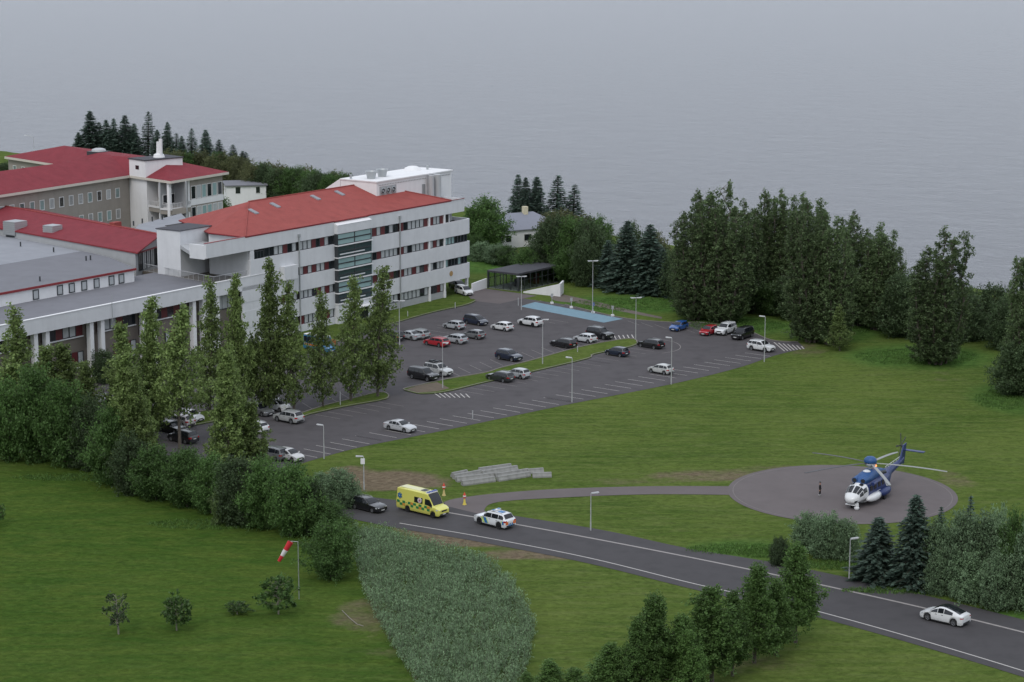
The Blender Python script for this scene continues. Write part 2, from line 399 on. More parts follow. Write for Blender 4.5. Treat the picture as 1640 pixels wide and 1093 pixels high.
# kerbs
def kerb(name, px, w_=.18, h=.13, m='kerb'):
    b = MB(); p = [G(u, v, 0) for u, v in px]
    N = len(p); nr = []
    for i in range(N):
        d = p[min(i+1, N-1)]-p[max(i-1, 0)]; nr.append(Vector((-d.y, d.x, 0)).normalized()*w_/2)
    rings = [[p[i]-nr[i], p[i]+nr[i], p[i]+nr[i]+Vector((0,0,h)), p[i]-nr[i]+Vector((0,0,h))] for i in range(N)]
    b.loft(rings); return tag(b.build(name, m), kind='structure')
ISL1 = smooth_line([(655,621),(682,615),(720,607),(779,597),(801,590),(850,578),(926,557),(982,546),(1012,543),(1020,548),(1012,555),(951,568),(940,575),(847,597),(768,615),(713,628),(677,631),(658,628),(646,624),(655,621)], 4)
ISL2 = smooth_line([(478,664),(520,650),(560,640),(600,630),(618,630),(622,637),(607,642),(555,651),(500,663),(484,668),(478,664)], 3)
STRIP = smooth_line([(470,562),(540,535),(600,518),(660,500),(720,487),(752,479),(762,482),(745,489),(700,499),(655,511),(560,540),(490,567),(470,562)], 3)
ISL0 = smooth_line([(120,690),(250,672),(380,650),(420,648),(432,655),(400,664),(260,690),(130,703),(120,690)], 3)
for nm, I in (('parking_island', ISL1), ('tree_island', ISL2), ('verge_by_hospital', STRIP), ('tree_island', ISL0)):
    sheet(nm, I[:-1], .11, gm); (kerb('kerb', I) if nm != 'verge_by_hospital' else kerb('kerb', smooth_line([(762,482),(745,489),(700,499),(655,511),(560,540),(490,567)])))
kerb('kerb', smooth_line([(905,488),(1000,510),(1085,517),(1125,517),(1190,527),(1235,545),(1278,548)]), .16, .1)
sheet('worn_ground', [(650,624),(668,618),(700,612),(720,622),(700,627),(670,629)], .115, mat('bare_soil', (.11, .085, .06), .95, var=.2, vscale=1.2))
sheet('worn_path', smooth_line([(903,472),(930,478),(975,488),(1015,498),(1060,508)])+smooth_line([(1060,511),(1015,503),(970,494),(925,486),(890,482),(880,474)]), .012, mat('brown_footpath', (.115, .095, .08), .95, var=.15, vscale=1))
# parking bay lines: rows measured as front line + bay direction
def bays(p0, p1, ang, length, n0, name='bay_lines', w_=.1, z=.03, m='paint_worn'):
    b = MB(); A_ = G(*p0, z); B_ = G(*p1, z); D = B_-A_; n_ = int(n0)
    d = Vector((math.cos(R(ang)), math.sin(R(ang)), 0)); s_ = Vector((-d.y, d.x, 0))*w_/2
    for i in range(n_+1):
        q = A_+D*(i/n_); j = random.uniform(-.25, .1)
        b.quad(q-s_, q+d*(length+j)-s_, q+d*(length+j)+s_, q+s_)
    return tag(b.build(name, m), kind='structure')
def nb(p0, p1, sp): return max(1, round((G(*p1)-G(*p0)).length/sp))
def row(p0, p1, ang, ln, sp=2.55, m='paint_worn'): bays(p0, p1, ang, ln, nb(p0, p1, sp), m=m)
LA = 180-37
row((508,733), (612,706), LA, 4.9, 2.6, 'paint'); row((612,706), (915,644), LA, 4.9, 2.6, 'paint'); row((915,644), (1235,571), LA, 4.9, 2.6, 'paint')
row((505,664), (606,644), -37, 4.8); row((716,630), (940,577), -37, 4.6); row((940,577), (1010,558), -37, 4.6)
row((700,611), (935,554), 114, 5.0); row((935,554), (990,541), 114, 5)
row((480,661), (600,629), 114, 4.6)
row((640,541), (715,521), -40, 4.8); row((640,541), (860,497), 140, .1)
row((700,521), (880,512), -42, 4.6, 2.6)
row((1005,514), (1230,545), -66, 4.6, 2.9)
def hatch(pts_a, pts_b, n_, w_=.28):
    b = MB(); A0, A1 = G(*pts_a[0], .031), G(*pts_a[1], .031); B0, B1 = G(*pts_b[0], .031), G(*pts_b[1], .031)
    for i in range(n_):
        t = (i+.5)/n_; p = A0.lerp(A1, t); q = B0.lerp(B1, t); d = (q-p).normalized(); s_ = Vector((-d.y, d.x, 0))*w_/2
        b.quad(p-s_, q-s_, q+s_, p+s_)
    tag(b.build('hatched_marking', 'paint'), kind='structure')
hatch(((1236,548),(1287,555)), ((1254,563),(1290,559)), 7, .2)
hatch(((690,629),(750,631)), ((702,637),(756,637)), 7, .16)
hatch(((980,538),(1015,536)), ((985,547),(1018,541)), 5, .18)
stripe('arc_marking', smooth_line([(1060,544),(1082,549),(1090,556),(1082,562),(1060,566)]), .14, .031, 'paint_worn')
sheet('blue_parking_bays', [(833,491),(857,484),(998,511),(967,517)], .033, 'blue_paint')
row((842,488), (976,515), 55, 5.2, 3.4, 'paint_worn')

# ------------------------------------------------------------------ hospital: local frame, x along facade, y back, z up
A_ = R(34.5); O = G(714, 477); RZ = math.pi/2-A_
def loc_to_px(): pass
def back(u, v, z):
    p = G(u, v, z)-Vector((O.x, O.y, z)); e1 = Vector((math.sin(A_), math.cos(A_), 0)); e2 = Vector((-e1.y, e1.x, 0))
    return (p.dot(e1), p.dot(e2))
cache = {}
def cached(key, fn):
    if key not in cache: cache[key] = fn()
    return cache[key]
def window(parent, x0, x1, z0, z1, y, pane='glass', frame='frame_dark', fw=.07, mull=0, depth=.08):
    """frame + pane; y = outer face"""
    W_, H_ = round(x1-x0, 2), round(z1-z0, 2)
    def fr():
        b = MB(); b.box(0, W_, 0, depth, 0, fw); b.box(0, W_, 0, depth, H_-fw, H_); b.box(0, fw, 0, depth, fw, H_-fw); b.box(W_-fw, W_, 0, depth, fw, H_-fw)
        for i in range(mull): xx = W_*(i+1)/(mull+1); b.box(xx-.03, xx+.03, .002, depth, fw, H_-fw)
        return b.mesh('window', frame)
    o = link('window', cached(('w', W_, H_, frame, fw, mull, depth), fr), parent); o.location = (x0, y, z0)
    def pn():
        b = MB(); b.box(fw, W_-fw, depth*.5, depth*.9, fw, H_-fw); return b.mesh('pane', pane)
    p = link('pane', cached(('p', W_, H_, pane, fw, depth), pn), o)
    return o
def panel(parent, name, x0, x1, y0, y1, z0, z1, m):
    k = (name, round(x1-x0, 2), round(y1-y0, 2), round(z1-z0, 2), m)
    def f(): b = MB(); b.box(0, k[1], 0, k[2], 0, k[3]); return b.mesh(name, m)
    o = link(name, cached(k, f), parent); o.location = (x0, y0, z0); return o
def strip(parent, x0, x1, z0, z1, y, seq=None, step=1.15, style='mix'):
    n_ = max(1, round((x1-x0)/step)); st = (x1-x0)/n_; last = ''
    for i in range(n_):
        a, b_ = x0+i*st, x0+(i+1)*st-.01
        if style == 'mix':
            c_ = random.choices(['red', 'blind', 'glass'], [.40, .42, .18])[0]
            if last == 'red' and c_ == 'red': c_ = random.choice(['blind', 'glass'])
            last = c_
            if c_ == 'red': panel(parent, 'infill_panel', a, b_, y+.02, y+.09, z0, z1, 'red_panel')
            else:
                if c_ == 'blind': window(parent, a, b_, z0, z1, y, 'blind', fw=.11)
                else: window(parent, a, b_, z0, z1, y, 'glass', fw=.09)
        elif style == 'dark':
            window(parent, a, b_, z0, z1, y, random.choice(['glass', 'glass', 'blind', 'teal']), fw=.12, mull=0)
        else:
            window(parent, a, b_, z0, z1, y, random.choice(['glass', 'glass', 'glass', 'blind']), frame='frame_white', fw=.09)
H1 = thing('hospital_wing', 'long four-storey white hospital wing with coral red roof and banded windows beside the car park', 'building', (O.x, O.y, 0), RZ)
WIN = [(13.9, 15.5), (9.68, 11.15), (5.58, 7.05), (1.2, 2.78)]
BAND = [(15.5, 17.9), (11.15, 13.9), (7.05, 9.68), (2.78, 5.58)]
TX0, TX1 = -32.3, -22.8
# structural core behind the glazing
b = MB(); b.box(-56, TX0+.3, .42, 9, 0, 10.4); b.box(-54, TX0+.3, .42, 9.001, 10.4, 17.6); b.box(-51, TX0+.3, 9.0, 21.8, 0, 17.6); b.box(TX1-.3, 0, .42, 21.8, 0, 17.6); b.box(TX0+.3, TX1-.3, .9, 21.79, 0, 17.6)
b.box(0, 6.2, 2.4, 21.7, 4.4, 13.6); b.box(0, 1.6, .43, 21.6, 13.6, 17.6)
b.build('wall', 'interior', H1)
for k, (z0, z1) in enumerate(BAND):
    xl = {0: -64.6, 1: -54.1}.get(k, -56.2)
    xr = 6.0 if k == 0 else 8.3
    panel(H1, 'wall_band', xl, TX0, 0, .40, z0, z1, 'plaster'); 
    if k == 0: panel(H1, 'wall_band', TX1, xr, 0, .40, z0, z1, 'plaster')
    else:
        # right part with the chamfered end
        b = MB(); b.prism([(TX1, 0), (7.4, 0), (8.1, .35), (8.3, 1.2), (8.3, 13), (7.95, 13), (7.95, 1.3), (7.8, .7), (7.3, .4), (TX1, .4)], z0, z1+(.0 if k > 1 else -.0), 0)
        b.build('wall_band', 'plaster', H1)
panel(H1, 'end_wall', -54.12, -54.01, .43, 9.0, 10.9, 17.5, 'plaster'); panel(H1, 'end_wall', -51.12, -51.01, 9.02, 21.7, 10.9, 17.5, 'plaster'); panel(H1, 'wall_infill', -54.0, -53.05, .05, .39, 13.9, 15.5, 'plaster')
panel(H1, 'parapet_return', 5.65, 6.0, .4, 12, 15.5, 17.9, 'plaster')
for z0, z1 in ((0, 1.2),):
    panel(H1, 'base_wall', -56.2, TX0, .02, .40, z0, z1, 'plaster'); panel(H1, 'base_wall', TX1, 0, .3, .41, z0, z1, 'grey_wall')
b = MB(); b.box(-56.2, TX0, 0, .405, 2.78, 2.79)
for k, (z0, z1) in enumerate(WIN):
    yy = .26
    segs = [(-50.2, -42.1), (-41.5, -32.45), (TX1+.15, -14.2), (-13.6, -5.1), (-4.5, -.35)]
    if k in (1, 2): segs[0] = (-46.4, -42.1)
    if k == 3: segs[0] = (-46.6, -42.1)
    for (a, b_) in segs: strip(H1, a, b_, z0+.02, z1-.02, yy)
    if k in (1, 2): strip(H1, .15, 7.2, z0+.02, z1-.02, yy, style='dark', step=1.0); panel(H1, 'end_window', 7.9, 8.05, 1.3, 12, z0, z1, 'glass')
    for x in (-4.8, -.12): panel(H1, 'pier', x-.22, x+.22, .05, .34, z0, z1, 'plaster_bright')
    if k: panel(H1, 'wall_infill', -56.1, segs[0][0]-.05, .05, .39, z0, z1, 'plaster')
# free columns under the right end
for x in (-4.8, -.12): panel(H1, 'column', x-.22, x+.22, -.02, .28, 0, 1.2, 'plaster_bright')
panel(H1, 'column', 7.4, 7.9, .5, 1.0, 0, 2.78, 'plaster_bright')
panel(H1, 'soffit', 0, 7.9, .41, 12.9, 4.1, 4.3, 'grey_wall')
# open balcony at the top right
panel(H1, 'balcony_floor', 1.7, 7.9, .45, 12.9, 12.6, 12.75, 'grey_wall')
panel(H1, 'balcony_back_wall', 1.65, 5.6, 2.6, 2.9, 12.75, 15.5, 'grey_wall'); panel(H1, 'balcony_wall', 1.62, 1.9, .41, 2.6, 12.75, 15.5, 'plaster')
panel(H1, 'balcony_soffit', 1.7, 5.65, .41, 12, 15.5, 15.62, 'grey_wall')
for x in (4.3, 7.2): panel(H1, 'railing_post', x, x+.06, .42, .48, 13.9, 14.1, 'pale_metal')
# drain pipes
for x in (-41.8, -13.9):
    b = MB(); b.tube((x, -.14, 0), (x, -.14, 16.4), .11, n=8); b.box(x-.2, x+.2, -.3, -.02, 16.3, 16.8); b.build('drainpipe', 'metal', H1)
# roof: hip, eaves at 17.9, ridge at 21.6
ez, rz_ = 17.92, 21.45
xl, xr, yb, rd = -55.2, 1.9, 22.3, 11.2
def hip(parent, name, m, x0, x1, y0, y1, z0, z1, rx0, rx1, ry=None, thick=.16, soff=None):
    ry = (y0+y1)/2 if ry is None else ry
    b = MB(); a = [(x0,y0),(x1,y0),(x1,y1),(x0,y1)]
    T = [(p[0], p[1], z0) for p in a]; r0 = (rx0, ry, z1); r1 = (rx1, ry, z1)
    b.quad(T[0], T[1], r1, r0); b.poly([T[1], T[2], r1]); b.quad(T[2], T[3], r0, r1); b.poly([T[3], T[0], r0])
    Lw = [(p[0], p[1], z0-thick) for p in a]
    for i in range(4): b.quad(Lw[i], Lw[(i+1)%4], T[(i+1)%4], T[i], 1)
    b.poly(Lw[::-1], 1)
    return b.build(name, [m, soff or m], parent)
PR = [(xl, -.05), (xr, -.05), (xr, yb), (-46.5, 22.9), (-54.9, 8.3)]
b = MB(); T_ = [(p[0], p[1], ez) for p in PR]; r0_, r1_ = (-41.5, rd, rz_), (-9.5, rd, rz_)
b.quad(T_[0], T_[1], r1_, r0_); b.poly([T_[1], T_[2], r1_]); b.quad(T_[2], T_[3], r0_, r1_); b.poly([T_[3], T_[4], r0_]); b.poly([T_[4], T_[0], r0_])
for i in range(5): b.quad((*PR[i], ez-.18), (*PR[(i+1)%5], ez-.18), T_[(i+1)%5], T_[i], 1)
b.poly([(p[0], p[1], ez-.18) for p in PR][::-1], 1)
b.build('roof', ['roof_bright', 'red_trim'], H1)
b = MB()
for a_, b_ in (((xl, -.05, ez), (-41.5, rd, rz_)), ((-41.5, rd, rz_), (-9.5, rd, rz_)), ((xr, -.05, ez), (-9.5, rd, rz_))): b.tube(Vector(a_)+Vector((0,0,.05)), Vector(b_)+Vector((0,0,.05)), .13, n=5)
b.build('ridge_cap', 'roof_bright', H1)
panel(H1, 'eave_trim', xl, TX0, -.09, -.02, 17.86, 17.99, 'red_trim'); panel(H1, 'eave_trim', TX1, 6.0, -.09, -.02, 17.9, 18.0, 'red_trim')
panel(H1, 'parapet_deck', 1.9, 5.65, .4, 12, 17.2, 17.3, 'felt_light'); 
for x, y in ((-45, 7.5), (-38.3, 8.4), (-27, 8.8), (-20, 9)):
    z = 17.92+3.53*(y/11.25); b = MB()
    b.hull([(x,y-.9,z-.35),(x+.9,y-.9,z-.35),(x+.9,y+.9,z+.2),(x,y+.9,z+.2)], [(x,y-.9,z-.1),(x+.9,y-.9,z-.1),(x+.9,y+.9,z+.5),(x,y+.9,z+.5)])
    b.build('roof_hatch', 'felt_light', H1)
# stair tower of glass
b = MB(); b.box(TX0, TX1, -.75, .38, 15.7, 17.2); b.box(TX0, TX1, -.72, .37, 0, 3.4); b.build('tower_wall', 'plaster', H1)
b = MB(); b.poly([(TX0,-.8,17.22),(TX1,-.8,17.22),(TX1,1.3,18.05),(TX0,1.3,18.05)]); b.quad((TX0,-.8,17.2),(TX0,-.8,17.22),(TX0,1.3,18.05),(TX0,1.3,17.2)); b.quad((TX1,-.8,17.2),(TX1,1.3,17.2),(TX1,1.3,18.05),(TX1,-.8,17.22)); b.build('tower_roof', 'plaster_bright', H1)
for z in (13.55, 11.45, 9.35, 7.35, 5.25, 3.4):
    panel(H1, 'ledge', TX0-.12, TX1+.12, -.9, .2, z, z+.16, 'plaster_bright')
lv_ = [(13.75,15.7,'teal'),(11.65,13.5,'stair_glass'),(9.55,11.42,'teal'),(7.55,9.32,'stair_glass'),(5.45,7.32,'teal'),(3.6,5.22,'stair_glass')]
for z0, z1, g_ in lv_:
    xm = (TX0+TX1)/2
    for a, b_ in ((TX0+.1, xm), (xm, TX1-.1)):
        zz = (z0+z1)/2
        window(H1, a, b_-.02, z0, zz-.01, -.7, g_, fw=.09, depth=.14); window(H1, a, b_-.02, zz+.01, z1-.02, -.7, g_, fw=.09, depth=.14)
    if g_ == 'stair_glass': panel(H1, 'stair_rail', TX0+.6, TX1-2, -.715, -.705, z0+.35, z0+.55, 'plaster')
    panel(H1, 'tower_side', TX0, TX0+.09, -.7, .38, z0, z1, 'frame_dark'); panel(H1, 'tower_side', TX1-.09, TX1, -.7, .38, z0, z1, 'teal')
    panel(H1, 'tower_back', TX0+.1, TX1-.1, -.5, -.45, z0, z1, 'interior' if g_ == 'stair_glass' else 'teal')
window(H1, -27.3, -24.2, 0, 2.3, -.83, 'glass', fw=.12, mull=2); panel(H1, 'door_canopy', -28, -23.6, -2, -.73, 2.35, 2.5, 'plaster_bright')
# plant penthouse
PX0, PX1, PY0, PY1, PZ = -12.7, 10.1, 6.0, 14.3, 22.35
b = MB(); b.box(PX0, PX1-3.5, PY0, PY1, 17, PZ-.1); b.box(PX1-.35, PX1, PY0, PY1, 14, PZ-.1); b.box(PX1-3.5, PX1-.35, PY0+.02, PY1, 16, PZ-.1)
b.build('penthouse_wall', 'plaster_bright', H1)
b = MB(); b.box(PX0-.15, PX1+.3, PY0-.2, PY1+.1, PZ-.1, PZ+.12); b.build('penthouse_roof', 'plaster_bright', H1)
b = MB(); b.hull([(PX0,PY1+.1,17),(-2,PY1+.1,17),(-2,PY1+7,17),(PX0,PY1+7,17)], [(PX0,PY1+.1,PZ+.1),(-2,PY1+.1,PZ+.1),(-2,PY1+7,18.4),(PX0,PY1+7,18.4)]); b.build('penthouse_lean_to', 'plaster_bright', H1)
for x in (-10.9, -9.35, -7.8):
    b = MB(); b.lathe([(.60, 0), (.66, -.12), (.50, -.16), (.46, 0), (.2, .0), (.18, -.1), (0, -.12)], 'y', 20, 0, (x, PY0-.02, 20.55)); b.build('fan_ring', 'metal', H1, 40)
    b = MB(); b.lathe([(.47, -.01), (.22, -.01)], 'y', 18, 0, (x, PY0-.02, 20.55)); b.build('fan_opening', 'frame_dark', H1)
panel(H1, 'fan_panel', -11.9, -6.9, PY0-.015, PY0-.002, 19.6, 21.4, 'grey_wall')
b = MB()
for i in range(46):
    x = PX0+.6+i*.48
    if not (2.2 < x < 5.6): b.box(x, x+.2, PY0-.09, PY0+.02, PZ-.75, PZ-.58)
tag(b.build('soffit_bracket', 'grey_wall', H1), kind='stuff')
for x, r_ in ((2.6, .55), (4.4, .78)):
    b = MB(); b.tube((x, PY0-.9, 17), (x, PY0-.9, PZ+(-.15)), r_, n=16); b.build('vent_pipe', 'pale_metal', H1, 40)
panel(H1, 'louvre_door', .9, 1.9, PY0-.03, PY0-.004, 18, 20.6, 'metal')
for x, y in ((-9.8, 9.5), (-6.2, 9.8)):
    b = MB(); b.lathe([(.75, PZ+.12), (.9, PZ+.9), (1.15, PZ+1.5), (.95, PZ+1.5), (.7, PZ+.8), (0, PZ+.8)], 'z', 16, 0, (x, y, 0)); b.build('roof_vent', 'metal', H1, 40)
b = MB(); b.lathe([(1.7, PZ+.12), (1.5, PZ+.5), (.8, PZ+.8), (0, PZ+.9)], 'z', 16, 0, (6, 12, 0)); b.build('skylight_dome', 'plaster_bright', H1, 40)
for x, y in ((-12, 12.5), (-3.2, 12), (8.0, 10)):
    b = MB(); b.tube((x, y, PZ), (x, y, PZ+.9), .22, n=8); b.build('flue', 'metal', H1)
# sign disc on the lowest band
b = MB(); b.lathe([(.5, -.03), (.5, .02), (0, .02)], 'y', 16, 0, (1.7, -.04, 4.3)); b.lathe([(0, -.03), (.5, -.03)], 'y', 16, 0, (1.7, -.04, 4.3)); b.build('round_emblem', mat('ochre_emblem', (.38, .24, .10), .6), H1)
# stub beam, canopy, stair box, terrace
panel(H1, 'beam_return', -64.6, -64.2, .4, 3.6, 15.3, 17.6, 'plaster')
b = MB(); b.prism([(-64.2, .4), (-54.1, .4), (-54.1, 10.4), (-59.5, 10.4), (-64.2, 3.6)], 15.6, 16.2); b.build('canopy_slab', 'grey_wall', H1)
panel(H1, 'beam_trim', -64.7, -55.2, -.03, .43, 17.9, 17.97, 'red_trim')
b = MB(); b.box(-59.5, -52.0, 10.4, 15.6, 0, 18.5); b.build('stair_box', 'plaster', H1)
b = MB(); b.box(-59.65, -51.85, 10.25, 15.75, 18.5, 18.62); b.build('stair_box_roof', 'felt_dark', H1)
b = MB(); b.prism([(-62.2, .8), (-46.6, .45), (-46.6, 14), (-52, 20), (-58.6, 20)], 10.4, 10.9); b.build('terrace_deck', 'deck', H1)
for k in range(2): 
    pass
def railing(parent, a, b__, z, h=1.05, step=1.35, m='pale_metal'):
    a = Vector((*a, z)); b2 = Vector((*b__, z)); n_ = max(1, round((b2-a).length/step)); mb = MB()
    mb.tube(a+Vector((0,0,h)), b2+Vector((0,0,h)), .05, n=5); mb.tube(a+Vector((0,0,.12)), b2+Vector((0,0,.12)), .03, n=4)
    r_ = mb.build('railing', m, parent)
    k = ('post', h, m)
    def f(): q = MB(); q.tube((0,0,0), (0,0,h), .04, n=6); return q.mesh('railing_post', m)
    for i in range(n_+1):
        o = link('railing_post', cached(k, f), r_); o.location = a.lerp(b2, i/n_)
    mb = MB(); N = n_*5
    for i in range(N+1):
        p = a.lerp(b2, i/N); mb.box(p.x-.012, p.x+.012, p.y-.012, p.y+.012, z+.12, z+h)
    tag(mb.build('baluster', m, r_), kind='stuff')
    return r_
railing(H1, (-62.0, .9), (-46.8, .6), 10.9, 1.25); railing(H1, (-62.0, .9), (-58.4, 19.8), 10.9, 1.25)
window(H1, -53, -50.6, 11.2, 15.2, .1, 'glass', fw=.1, mull=2)

# low colonnaded wing
H2 = thing('low_hospital_wing', 'low white colonnaded hospital wing with deep fascia, half hidden by poplars', 'building', (O.x, O.y, 0), RZ)
EX0 = -150
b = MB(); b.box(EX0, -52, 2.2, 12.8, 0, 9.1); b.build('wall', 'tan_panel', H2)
b = MB(); b.box(EX0, -46.6, 0, .4, 9.05, 11.25); b.box(-46.59, -46.3, 0, 1.6, 8.9, 11.6); b.build('fascia', 'plaster', H2)
panel(H2, 'fascia_cap', EX0, -46.6, -.06, .46, 11.25, 11.36, 'plaster_bright')
panel(H2, 'tank_box', -46.7, -43.2, -1.0, -.02, 9.6, 11.9, 'plaster')
b = MB(); b.prism([(EX0, .4), (-62.3, .4), (-59, 17), (-62, 17), (EX0, 12.9)], 10.6, 10.98); b.build('flat_roof', 'felt', H2)
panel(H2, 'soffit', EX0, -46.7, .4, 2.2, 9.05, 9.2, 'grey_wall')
x = -64.9
cols_x = []
while x > EX0+5:
    for dx in (0, -2.3): 
        panel(H2, 'column', x+dx-.38, x+dx+.38, .45, 1.25, 0, 9.05, 'plaster_bright'); cols_x.append(x+dx)
    window(H2, x-1.9, x-.4, 4.9, 8.9, 1.98, 'glass', fw=.08, mull=1)
    if x-2.3-.4-8.2 > EX0:
        bx0 = x-2.3-.4-8.3; bx1 = x-2.75
        strip(H2, bx0, bx1, 6.9, 8.9, 1.98, step=1.35); panel(H2, 'sill', bx0, bx1, 1.8, 1.97, 6.72, 6.88, 'plaster_bright')
        strip(H2, bx0+3.5, bx1, 2.2, 4.5, 1.98, step=1.35); panel(H2, 'sill', bx0+3.5, bx1, 1.8, 1.97, 2.02, 2.18, 'plaster_bright')
    x -= 11.3
window(H2, -60.2, -56.4, 6.2, 8.9, 2.0, 'blind', fw=.14, mull=2)
panel(H2, 'pier', -64.0, -61.2, .5, 2.1, 0, 9.05, 'plaster_bright')
panel(H2, 'pier', -52.0, -46.4, .42, 4.2, 0, 9.0, 'plaster')
b = MB(); b.tube((-86, -.15, 7.6), (-86, -.15, 12.6), .05, n=6); b.build('downpipe', 'metal', H2)

# gym hall with the red edged flat roof
H3 = thing('flat_roofed_hall', 'flat grey roofed block with a red edge and small dark framed windows', 'building', (O.x, O.y, 0), RZ)
b = MB(); b.prism([(EX0, 13.1), (-67.6, 13.1), (-61.5, 24.9), (-52, 60), (EX0, 60)], 9, 12.9); b.build('wall', 'plaster_bright', H3)
b = MB(); b.prism([(EX0, 12.9), (-67.4, 12.9), (-61.2, 24.9), (-58.7, 34), (EX0, 34)], 12.9, 13.12); b.build('flat_roof', 'felt', H3)
b = MB(); b.prism([(EX0, 34.01), (-58.7, 34.01), (-51.7, 60.3), (EX0, 60.3)], 12.9, 13.05); b.build('rear_flat_roof', 'felt_light', H3)
b = MB(); b.box(EX0, -67.35, 12.78, 12.89, 12.86, 13.22); b.build('roof_edge', 'red_trim', H3)
for u in (57, 96, 115, 135, 155, 179, 195):
    rr = ray(u, 470); n2 = Vector((-math.cos(A_), math.sin(A_), 0)); t = (O.dot(n2)+13.1)/(rr[0]*n2.x+rr[1]*n2.y)
    s_ = (rr[0]*t-O.x)*math.sin(A_)+(rr[1]*t-O.y)*math.cos(A_)
    window(H3, s_-.62, s_+.62, 11.1, 12.65, 13.0, 'blind', fw=.15, depth=.09)
b = MB(); b.box(-73.5, -70.5, 24, 27, 13.1, 16.0)
for (u, v, s_) in ((25, 378, 1.5), (85, 385, 1.2)):
    x, y = back(u, v, 13.2)
    b = MB(); b.box(x-s_, x+s_, y-s_, y+s_, 13.5, 15.9); bb = b.build('roof_ventilator', 'metal', H3)
    b = MB(); b.box(x-s_*.8, x+s_*.8, y-s_*.8, y+s_*.8, 13.1, 13.5); b.build('ventilator_base', 'frame_dark', bb)
    b = MB()
    for i in range(6): b.box(x-s_-.03, x+s_+.03, y-s_-.03, y+s_+.03, 13.75+i*.34, 13.82+i*.34)
    b.build('louvre', 'pale_metal', bb)
for u, v in ((33, 394), (86, 403), (64, 450), (145, 416), (138, 417)):
    x, y = back(u, v, 13.2); b = MB(); b.tube((x, y, 13.1), (x, y, 13.9), .13, n=7); b.build('vent_stub', 'frame_dark', H3)

# middle link with the red roof
H4 = thing('red_roofed_link', 'middle hospital block under a long crimson metal roof with a low pitch', 'building', (O.x, O.y, 0), RZ)
E0 = back(220, 405, 14.4); E1 = back(-60, 355, 14.4); R0 = back(257, 376, 16.2); R1 = back(-60, 318, 16.2)
bk0 = (2*R0[0]-E0[0], 2*R0[1]-E0[1]); bk1 = (2*R1[0]-E1[0], 2*R1[1]-E1[1])
b = MB()
b.quad((*E0, 14.4), (*R0, 16.2), (*R1, 16.2), (*E1, 14.4)); b.quad((*R0, 16.2), (*bk0, 14.4), (*bk1, 14.4), (*R1, 16.2))
for p, q, za, zb in ((E0, R0, 14.4, 16.2), (R0, bk0, 16.2, 14.4), (E1, E0, 14.4, 14.4), (bk0, bk1, 14.4, 14.4)):
    b.quad((*p, za-.22), (*q, zb-.22), (*q, zb), (*p, za), 1)
b.quad((*E0, 14.18), (*E1, 14.18), (*bk1, 14.18), (*bk0, 14.18), 1)
b.build('roof', ['roof_red', 'red_trim'], H4)
b = MB(); b.tube((*R0, 16.25), (*R1, 16.25), .12, n=5); b.build('ridge_cap', 'roof_bright', H4)
def inset(p, q, t): return (p[0]+(q[0]-p[0])*t, p[1]+(q[1]-p[1])*t)
ctr = inset(E0, bk1, .5); w4 = [inset(p, ctr, .02) for p in (E0, bk0, bk1, E1)]
b = MB(); b.prism(w4, 8, 14.15); b.build('wall', 'grey_wall', H4)
b = MB(); b.poly([(*w4[0], 14.15), (*w4[1], 14.15), (*inset(R0, ctr, .02), 16.0)]); b.build('gable_wall', 'grey_wall', H4)
gdir = Vector((w4[1][0]-w4[0][0], w4[1][1]-w4[0][1], 0)); gl = gdir.length; gdir.normalize(); gn = Vector((gdir.y, -gdir.x, 0))
for i in range(6):
    p = Vector((*w4[0], 0))+gdir*(1.0+i*1.55)
    o = window(H4, 0, 1.4, 0, 3.1, 0, random.choice(['blind', 'glass']), fw=.1, mull=1); o.location = (p.x+gn.x*.1, p.y+gn.y*.1, 11.0); o.rotation_euler = (0, 0, math.atan2(gdir.y, gdir.x))
x, y = back(185, 363, 15.4); b = MB(); b.box(x-.9, x+.9, y-.6, y+.6, 14.6, 16.2); b.build('roof_vent_box', 'roof_bright', H4)
# pale roof between link and old wing
ps = [back(u, v, 12.6) for u, v in ((205,378),(222,360),(290,342),(300,352),(262,374),(258,392),(240,398))]
b = MB(); b.prism(ps, 4, 12.6, 0, 1); b.build('connecting_flat_roof', ['grey_wall', 'felt_light'], H4)
for u, v in ((214,362),(228,358),(244,355),(260,352)):
    x, y = back(u, v, 12.6); b = MB(); b.tube((x, y, 12.6), (x, y, 13.5), .14, n=7); b.build('vent_stub', 'frame_dark', H4)

# old beige wing with white tower
H5 = thing('old_hospital_wing', 'beige three-storey old hospital wing with crimson hipped roof, white stair tower and balconies', 'building', (O.x, O.y, 0), RZ)
EZ = 18.6
inner = back(207.5, 281, EZ); pc1 = back(273, 290.5, EZ); pc2 = back(366, 275.5, EZ); lw = back(0, 312.6, EZ)
nwa = back(98.5, 264.7, EZ); nwb = back(7.5, 250.7, EZ)
apex = back(103, 233.5, 21.6); rpt = back(250, 252.5, 21.6)
dirL = Vector((lw[0]-inner[0], lw[1]-inner[1])).normalized()
far = (inner[0]+dirL.x*90, inner[1]+dirL.y*90)
nL = Vector((dirL.y, -dirL.x)); nL = nL if nL.y > 0 else -nL
nwdir = Vector((nwb[0]-nwa[0], nwb[1]-nwa[1])).normalized()
back_r = (pc2[0]+6, pc2[1]+66)
rl0 = (inner[0]+nL.x*9+2, inner[1]+nL.y*9); rlf = (far[0]+nL.x*9, far[1]+nL.y*9); bkf = (far[0]+nL.x*18, far[1]+nL.y*18)
P3 = lambda p, z: (p[0], p[1], z)
b = MB(); ZR = 21.6
join = (inner[0]+nL.x*9+5, inner[1]+nL.y*9)
pr = ((pc1[0]+pc2[0])/2, (pc1[1]+pc2[1])/2+9.5)
